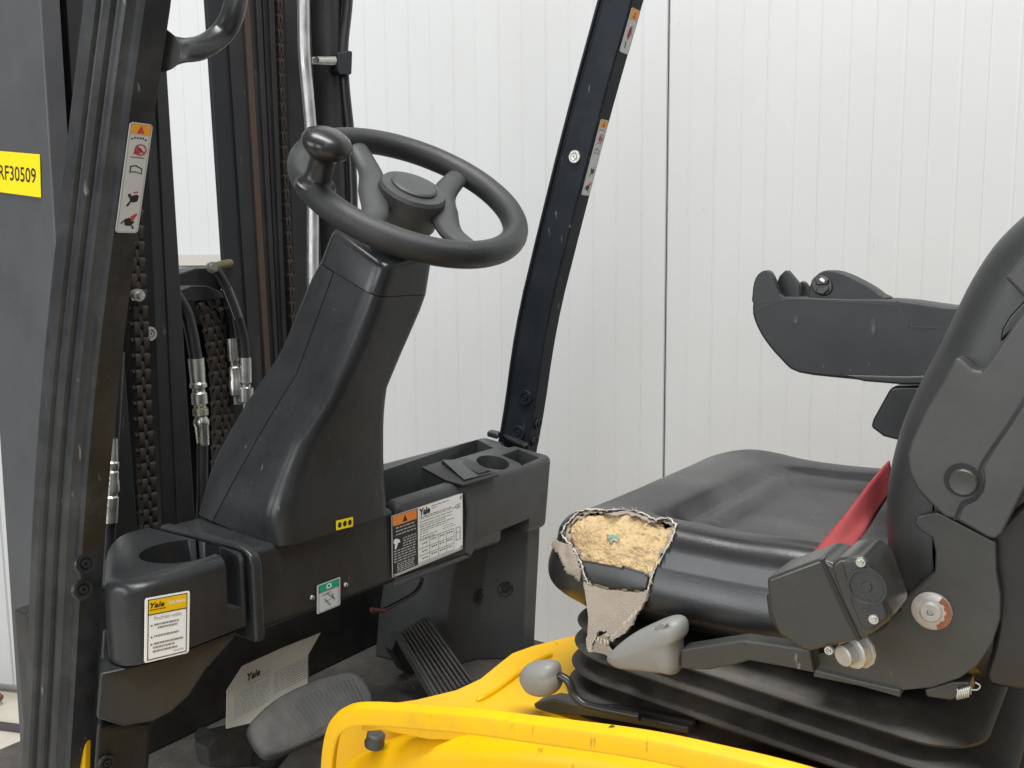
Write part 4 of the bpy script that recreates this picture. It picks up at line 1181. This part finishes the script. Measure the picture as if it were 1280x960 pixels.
for u, v in jag(FL, .9, 4, 5):
    p_ = on(u, min(v, 744), .0026); y_ = p_.y if p_ else interp([(735, .826), (760, .808), (810, .795)], u)
    fp.append(at(u, v, Y=lerp(y_, .772, min(1, max(0, (v-744)/40)))))
build('torn_flap', *prism(fp, V((.001, .003, 0))), 'textile', seat)
TL = [(742, 806), (748, 796), (755, 792), (759, 796), (758, 808), (764, 820), (766, 828), (758, 819), (748, 816), (740, 814)]
fp = [at(u, v, Y=.768) for u, v in jag(TL, .8, 2, 6)]
build('torn_flap', *prism(fp, V((.001, .004, 0))), 'textile', seat)
mb = MB()
for i in range(50):
    u = rd.uniform(735, 800); v = interp([(735, 812), (745, 795), (760, 800), (800, 757)], u)
    p = at(u, v, Y=.766); mb.add(*tube([p, p+V((rd.uniform(-.002, .002), rd.uniform(-.002, 0), -rd.uniform(.002, .006)))], .0003, 4))
mb.build('flap_fringe', 'thread', seat)['kind'] = 'stuff'
# coloured flecks in the foam
for pxs, m in (([(757, 669), (767, 666), (775, 669), (781, 676), (778, 678), (768, 673), (758, 675)], 'teal'), ([(760, 679), (770, 677), (765, 684)], 'teal'), ([(754, 668), (758, 666), (760, 671), (756, 673)], 'red_print')):
    q = [on(766+(u-766)*.62, 672+(v-672)*.62, .0022, BV2) for u, v in pxs]
    if all(q): build('foam_fleck', *prism(q, V((0, .002, -.001))), m, seat)

# ---- red belt, buckle case and brackets -----------------------------------------------
bl = [((1112, 576), (1118, 610), 1.0), ((1094, 597), (1096, 645), .96), ((1062, 636), (1084, 664), .90), ((1036, 667), (1068, 684), .84), ((1006, 702), (1060, 692), .80), ((1000, 712), (1056, 706), .78)]
L_, R_ = [], []
for a, b, y in bl: L_.append(at(*a, Y=y)); R_.append(at(*b, Y=y))
La, Ra = catmull(L_, 5), catmull(R_, 5)
v_ = []; f_ = []
R = []
for a, b in zip(La, Ra):
    R.append([lerp(a, b, k/6)+V((0, 0, .0015*math.sin(k*1.4))) for k in range(7)])
v_, f_ = rings(R, caps=False, closed=False)
belt = part('seat_belt', (v_, f_), 'belt', angle=60); belt['label'] = 'red woven seat belt strap'
sol = belt.modifiers.new('s', 'SOLIDIFY'); sol.thickness = .0018
mb = MB(); rb_ = random.Random(3)
for E_ in (La, Ra):
    for i in range(len(E_)-1):
        for _ in range(5):
            p = E_[i].lerp(E_[i+1], rb_.random()); d = V((rb_.uniform(-1, 1), rb_.uniform(-1, 1), rb_.uniform(-1, 1))).normalized()*rb_.uniform(.001, .003)
            mb.add(*tube([p, p+d], [.0002, .0001], 3))
mb.build('belt_fray', 'belt', belt)['kind'] = 'stuff'
YB = .784
# recliner bracket
BR = [(1145, 646), (1160, 642), (1172, 640), (1245, 678), (1246, 715), (1251, 745), (1250, 775), (1240, 805), (1222, 832), (1200, 848), (1165, 860), (1125, 864), (1075, 852), (1018, 842), (1017, 822), (1060, 808), (1105, 785), (1135, 745), (1168, 715), (1169, 690), (1165, 672), (1150, 663), (1143, 655)]
br = build('recliner_bracket', *ypoly(BR, YB, .008), 'bracket', FK, bevel=.0015)
br['label'] = 'black steel recliner bracket with rusty pivot bolt'
wz = at(1165, 763, Y=YB)
build('rusty_washer', *lathe([(.0155, 0), (.0155, .002), (.014, .003), (.0085, .0032), (.0085, .006), (.007, .0072), (.0028, .0072), (.0022, .005), (0, .005)], wz-V((0, .0002, 0)), (0, -1, 0), 28), 'steel_dull', br, angle=35)
mb = MB()
for k in range(8):
    a = math.radians(-60+16*k); r0, r1 = .0102+.001*(k % 2), .0153
    q = []
    for aa, rr in ((a, r0), (a, r1), (a+.28, r1), (a+.28, r0)): q.append(wz+V((math.cos(aa)*rr, -.0034, math.sin(aa)*rr*-1)))
    mb.add(*prism(q, (0, .001, 0)))
mb.build('rust_patch', 'rust_orange', br)
build('bracket_flange', *ypoly([(1018, 838), (1075, 852), (1125, 863), (1125, 872), (1075, 858), (1016, 846)], YB-.004, .04), 'bracket', br, bevel=.001)
# hook and spring under the bracket
build('spring_hook', *ypoly([(1155, 862), (1190, 852), (1212, 852), (1214, 868), (1188, 876), (1158, 872)], YB+.01, .02), 'bracket', br, bevel=.002)
hel = []
for k in range(90):
    a = 2*math.pi*k/12; u = lerp(1196, 1213, k/89)
    c = at(u, lerp(868, 864, k/89), Y=YB+.004); hel.append(c+V((0, math.sin(a)*.0042, math.cos(a)*.0042)))
build('spring', *tube(hel, .0006, 6), 'steel_dull', br)
build('spring', *tube(catmull([at(1213, 862, Y=YB+.004), at(1222, 862, Y=YB+.004), at(1225, 857, Y=YB+.004), at(1219, 853, Y=YB+.004)], 5), .0006, 6), 'steel_dull', br)
# handle bar
hb = [(850, 812), (900, 804), (928, 800), (934, 801), (1012, 812), (1018, 842), (990, 836), (935, 826), (928, 829), (885, 838), (850, 836)]
part('adjuster_bar', ypoly(hb, .752, .02), 'bracket', bevel=.002)
gl = [(762, 822), (768, 811), (790, 793), (815, 780), (838, 771), (851, 772), (857, 780), (857, 793), (851, 803), (850, 838), (835, 839), (800, 835), (775, 832)]
gr = part('adjuster_handle', pillow(gl, .758, .036, 12, 4, .32), 'grip_grey', angle=80)
gr['label'] = 'grey plastic seat adjuster handle'
# arrow moulded in the handle
build('moulded_arrow', *ypoly([(818, 783), (826, 779), (832, 781), (836, 778), (830, 785), (822, 788)], .7415, .003), 'grip_grey', gr, bevel=.0005)
# belt retractor
yr = .705
body_px = [(957, 723), (1022, 699), (1034, 700), (1045, 706), (1070, 755), (1088, 798), (1062, 803), (1012, 815), (1003, 813), (972, 792), (962, 765)]
ret = part('belt_retractor', ypoly(body_px, yr, .055), 'retractor', bevel=.004, seg=3)
ret['label'] = 'black belt retractor box with round end cap'
build('end_housing', *ypoly([(1037, 706), (1048, 698), (1072, 695), (1083, 699), (1093, 710), (1113, 768), (1113, 777), (1085, 797), (1072, 792), (1055, 757)], yr-.008, .058), 'retractor', ret, bevel=.004, seg=3)
build('end_plate', *ypoly([(1052, 703), (1072, 699), (1082, 702), (1091, 713), (1108, 767), (1108, 774), (1086, 789), (1076, 784), (1064, 755)], yr-.013, .006), 'plastic_dull', ret, bevel=.002)
c = at(1084, 733, Y=yr-.013)
build('spring_cap', *lathe([(.0145, 0), (.0145, .0018), (.0125, .0018), (.012, .001), (.004, .001), (.0035, .0022), (0, .0022)], c, (0, -1, 0), 28), 'plastic_dull', ret, angle=30)
for u, v in ((1077, 702), (1093, 773)):
    bolt(ret, at(u, v, Y=yr-.013), (0, -1, 0), .0038, 'zinc', .003, 'screw', False)
build('retractor_groove', *ypoly([(1024, 700), (1029, 699), (1062, 770), (1076, 800), (1071, 801), (1056, 772)], yr-.001, .01), 'shell', ret)
build('retractor_lug', *ypoly([(957, 745), (962, 742), (972, 770), (1005, 800), (1008, 812), (975, 795), (960, 770)], yr+.012, .02), 'plastic_dull', ret, bevel=.002)
nb_ = at(1070, 812, Y=yr+.025)
build('mounting_bolt', *lathe([(.0155, 0), (.0155, .002), (.0135, .002), (.0135, .010), (.012, .011), (.0085, .011), (.0085, .020), (.007, .021), (0, .021)], nb_+V((.002, .004, 0)), (-.45, -1, -.1), 12), 'steel_dull', ret, angle=30)
bolt(ret, at(1037, 812, Y=yr), (0, -1, 0), .0035, 'zinc', .003, 'screw')
# dark cable behind
part('seat_cable', tube(catmull([at(1100, 742, Y=.79), at(1115, 752, Y=.78), at(1120, 758, Y=.78), at(1127, 764, Y=.79)], 6), .0025, 8), 'hose')

# ---- backrest -----------------------------------------------------------------------
BK = [(1290, 254), (1262, 276), (1232, 308), (1205, 350), (1185, 390), (1165, 432), (1142, 476), (1120, 525), (1106, 570), (1098, 612), (1095, 650), (1097, 690), (1102, 740), (1114, 800), (1145, 850), (1250, 862), (1420, 850), (1500, 500), (1520, 250), (1450, 180), (1350, 210)]
yk = .80
P0 = [at(u, v, Y=yk) for u, v in BK]
P0 = catmull(P0, 3, True)
cb2 = sum(P0, V())/len(P0)
def off(P, d):
    out = []; n = len(P)
    for i in range(n):
        t = (P[(i+1) % n]-P[i-1]); nn = V((t.z, 0, -t.x)).normalized()
        if nn.dot(P[i]-cb2) < 0: nn = -nn
        out.append(P[i]-nn*d)
    return out
Rk = []
for k in range(8):
    a = math.pi/2*k/7; r = .040
    Rk.append([p+V((0, r*(1-math.sin(a)), 0)) for p in off(P0, r*(1-math.cos(a)))][:] if 0 else [p+V((0, -.0+r-r*math.cos(a)*1.0, 0)) for p in off(P0, r-r*math.sin(a))])
Rk2 = [[p+V((0, .46-(p.y-yk)*2, 0)) for p in r] for r in Rk][::-1]
bk = part('backrest', rings(Rk+Rk2), 'bolster', angle=70)
bk['label'] = 'black grained backrest with padded side bolster'
# side cover plate
yc = .778
CV = [(1195, 446), (1201, 449), (1216, 462), (1226, 464), (1233, 456), (1300, 360), (1380, 300), (1380, 520), (1300, 578), (1252, 668), (1243, 675), (1234, 672), (1196, 651), (1180, 646), (1160, 628), (1146, 612), (1136, 590), (1134, 568), (1140, 550), (1158, 512), (1178, 478)]
cv = part('backrest_side_cover', ypoly(CV, yc, .025), 'cover_grey', bevel=.004, seg=3)
# joint with bolt
def strip(px, w, Y, d, name, m, parent):
    P = [at(u, v, Y=Y) for u, v in px]; P = catmull(P, 4); L1, L2 = [], []
    for i, p in enumerate(P):
        t = (P[min(i+1, len(P)-1)]-P[max(i-1, 0)]).normalized(); nn = V((t.z, 0, -t.x))
        L1.append(p+nn*w/2); L2.append(p-nn*w/2)
    return build(name, *prism(L1+L2[::-1], (0, d, 0)), m, parent)
strip([(1288, 486), (1262, 528), (1240, 560), (1225, 585), (1227, 600), (1226, 612), (1218, 622), (1204, 628), (1199, 636), (1193, 650)], .0022, yc-.0006, .003, 'cover_joint', 'shell', cv)
lowp = [(1290, 488), (1264, 530), (1242, 562), (1228, 586), (1230, 601), (1228, 614), (1219, 625), (1206, 631), (1201, 638), (1197, 650), (1234, 671), (1243, 674), (1252, 667), (1296, 580)]
build('lower_cover', *ypoly(lowp, yc-.003, .02), 'cover_grey', cv, bevel=.002)
cbt = at(1203, 600, Y=yc)
build('bolt_recess', *lathe([(.0135, 0), (.0135, .0006), (0, .0007)], cbt, (0, -1, 0), 28), 'shell', cv)
build('hex_bolt', *lathe([(.0105, 0), (.0105, .004), (.0095, .005), (.006, .0046), (0, .0044)], cbt+V((.001, -.0006, -.001)), (0, -1, 0), 12), 'bracket', cv, angle=25)
# upper cover and slot
part('backrest_upper_cover', ypoly([(1255, 346), (1262, 342), (1340, 240), (1400, 300), (1320, 380), (1280, 372)], yc, .025), 'cover_grey', bevel=.004, seg=3)
part('recliner_slot', ypoly([(1250, 428), (1252, 412), (1262, 395), (1290, 365), (1310, 372), (1270, 410)], yk-.003, .012), 'shell', bevel=.002)
# rear swell behind the bracket
rs = [at(u, v, Y=.795) for u, v in ((1222, 690), (1250, 655), (1300, 620), (1400, 620), (1400, 880), (1290, 866), (1262, 862), (1232, 852), (1240, 812), (1244, 770), (1238, 730))]
part('backrest_rear_shell', prism(catmull(rs, 3, True), (0, .35, 0)), 'vinyl', bevel=.020, seg=6, bang=40)

# ---- armrest ------------------------------------------------------------------------
ya = 1.26
AR = [(940, 386), (942, 378), (950, 374), (979, 371), (1050, 373), (1120, 375), (1180, 383), (1300, 398), (1300, 470), (1200, 478), (1130, 480), (1062, 474), (998, 466), (976, 450), (955, 425), (943, 402)]
arm = part('armrest', ypoly(AR, ya, .07, 3), 'arm_plastic', bevel=.004, seg=3)
build('front_fin', *ypoly([(941, 380), (940, 368), (942, 353), (947, 343), (955, 338), (962, 339), (967, 347), (971, 359), (975, 368), (981, 373), (960, 380)], ya+.0004, .012, 2), 'arm_plastic', arm, bevel=.002)
arm['label'] = 'dark grey armrest with fingertip hydraulic controls'
strip([(941, 392), (962, 381), (990, 374), (1050, 377), (1122, 381)], .0014, ya-.0004, .002, 'shell_joint', 'shell', arm)
strip([(1121, 376), (1126, 390), (1136, 408), (1160, 440)], .0014, ya-.0004, .002, 'shell_joint', 'shell', arm)
strip([(1131, 408), (1180, 410)], .0014, ya-.0004, .002, 'shell_joint', 'shell', arm)
build('underside_pad', *ypoly([(1048, 468), (1130, 470), (1250, 466), (1250, 480), (1130, 481), (1080, 477)], ya-.004, .09), 'shell', arm, bevel=.003)
for u, v, a, b in ((994, 399, 4, 6), (1091, 409, 4.5, 12)):
    px = [(u+a*math.cos(2*math.pi*k/20)+.6, v+b*math.sin(2*math.pi*k/20)) for k in range(20)]
    build('screw_slot', *ypoly(px, ya-.0008, .002), 'shell', arm)
    px = [(u+a*.45*math.cos(2*math.pi*k/16)+.8, v+b*.45*math.sin(2*math.pi*k/16)+2.5) for k in range(16)]
    build('screw_head', *ypoly(px, ya-.0016, .002), 'mast_grey', arm)
for u, v in ((1086, 455), (1063, 463), (1029, 458)):
    build('moulded_mark', *ypoly([(u-.7, v-2), (u+.7, v-1.5), (u+.7, v+2), (u-.7, v+1.5)], ya-.0006, .002), 'mast_grey', arm)
for i, (px, y0, d) in enumerate((([(970, 354), (974, 345), (981, 338), (985, 338), (992, 346), (1000, 356), (1000, 375), (972, 375)], ya+.03, .010),
                                 ([(998, 356), (1001, 351), (1006, 352), (1012, 360), (1014, 375), (998, 375)], ya+.050, .010))):
    build('fingertip_lever', *ypoly(px, y0, d), 'arm_plastic', arm, bevel=.003, seg=3)
pod = [(1010, 370), (1012, 357), (1018, 346), (1028, 339), (1040, 338), (1055, 342), (1072, 350), (1088, 359), (1100, 368), (1106, 376), (1010, 376)]
build('control_pod', *ypoly(pod, ya+.012, .034, 2), 'arm_plastic', arm, bevel=.009, seg=4, bang=50)
ring_px = [(1027+13.5*math.cos(2*math.pi*k/24)+2*math.sin(2*math.pi*k/24), 357+13*math.sin(2*math.pi*k/24)) for k in range(24)]
build('switch_bezel', *ypoly(ring_px, ya+.0095, .01), 'knob', arm, bevel=.002)
build('thumb_switch', *ypoly([(1018, 348), (1028, 345), (1036, 350), (1034, 356), (1020, 357)], ya+.006, .01), 'knob', arm, bevel=.002)
build('thumb_switch', *ypoly([(1019, 360), (1034, 358), (1036, 363), (1029, 369), (1020, 367)], ya+.006, .01), 'knob', arm, bevel=.002)
build('switch_mark', *ypoly([(1024, 349), (1027, 347), (1031, 350), (1030, 353), (1026, 351)], ya+.0055, .002), 'white_print', arm)
part('armrest_post', ypoly([(1088, 534), (1091, 524), (1112, 486), (1118, 483), (1160, 482), (1160, 560), (1104, 546)], ya+.02, .05), 'shell', bevel=.004, seg=3)

# ---- seat slide lever --------------------------------------------------------------
kn2 = [(653, 848), (655, 836), (662, 829), (676, 826), (690, 827), (696, 833), (698, 842), (700, 851), (698, 862), (690, 868), (676, 869), (662, 863)]
kb = part('slide_lever_knob', pillow(kn2, .748, .032, 12, 4), 'grip_grey', angle=80)
kb['label'] = 'grey kidney-shaped knob of the seat slide lever'
build('lever_rod', *tube(catmull([at(u, v, Y=.748) for u, v in ((694, 845), (703, 846), (711, 853), (716, 866), (724, 876), (735, 882), (760, 888), (800, 896))], 5), .0042, 12), 'rod', kb)
part('slide_rail', prism([at(u, v, Y=.765) for u, v in ((666, 880), (690, 874), (740, 884), (800, 896), (860, 909), (860, 918), (800, 907), (740, 896), (672, 890))], (0, .02, 0)), 'bracket', bevel=.002)
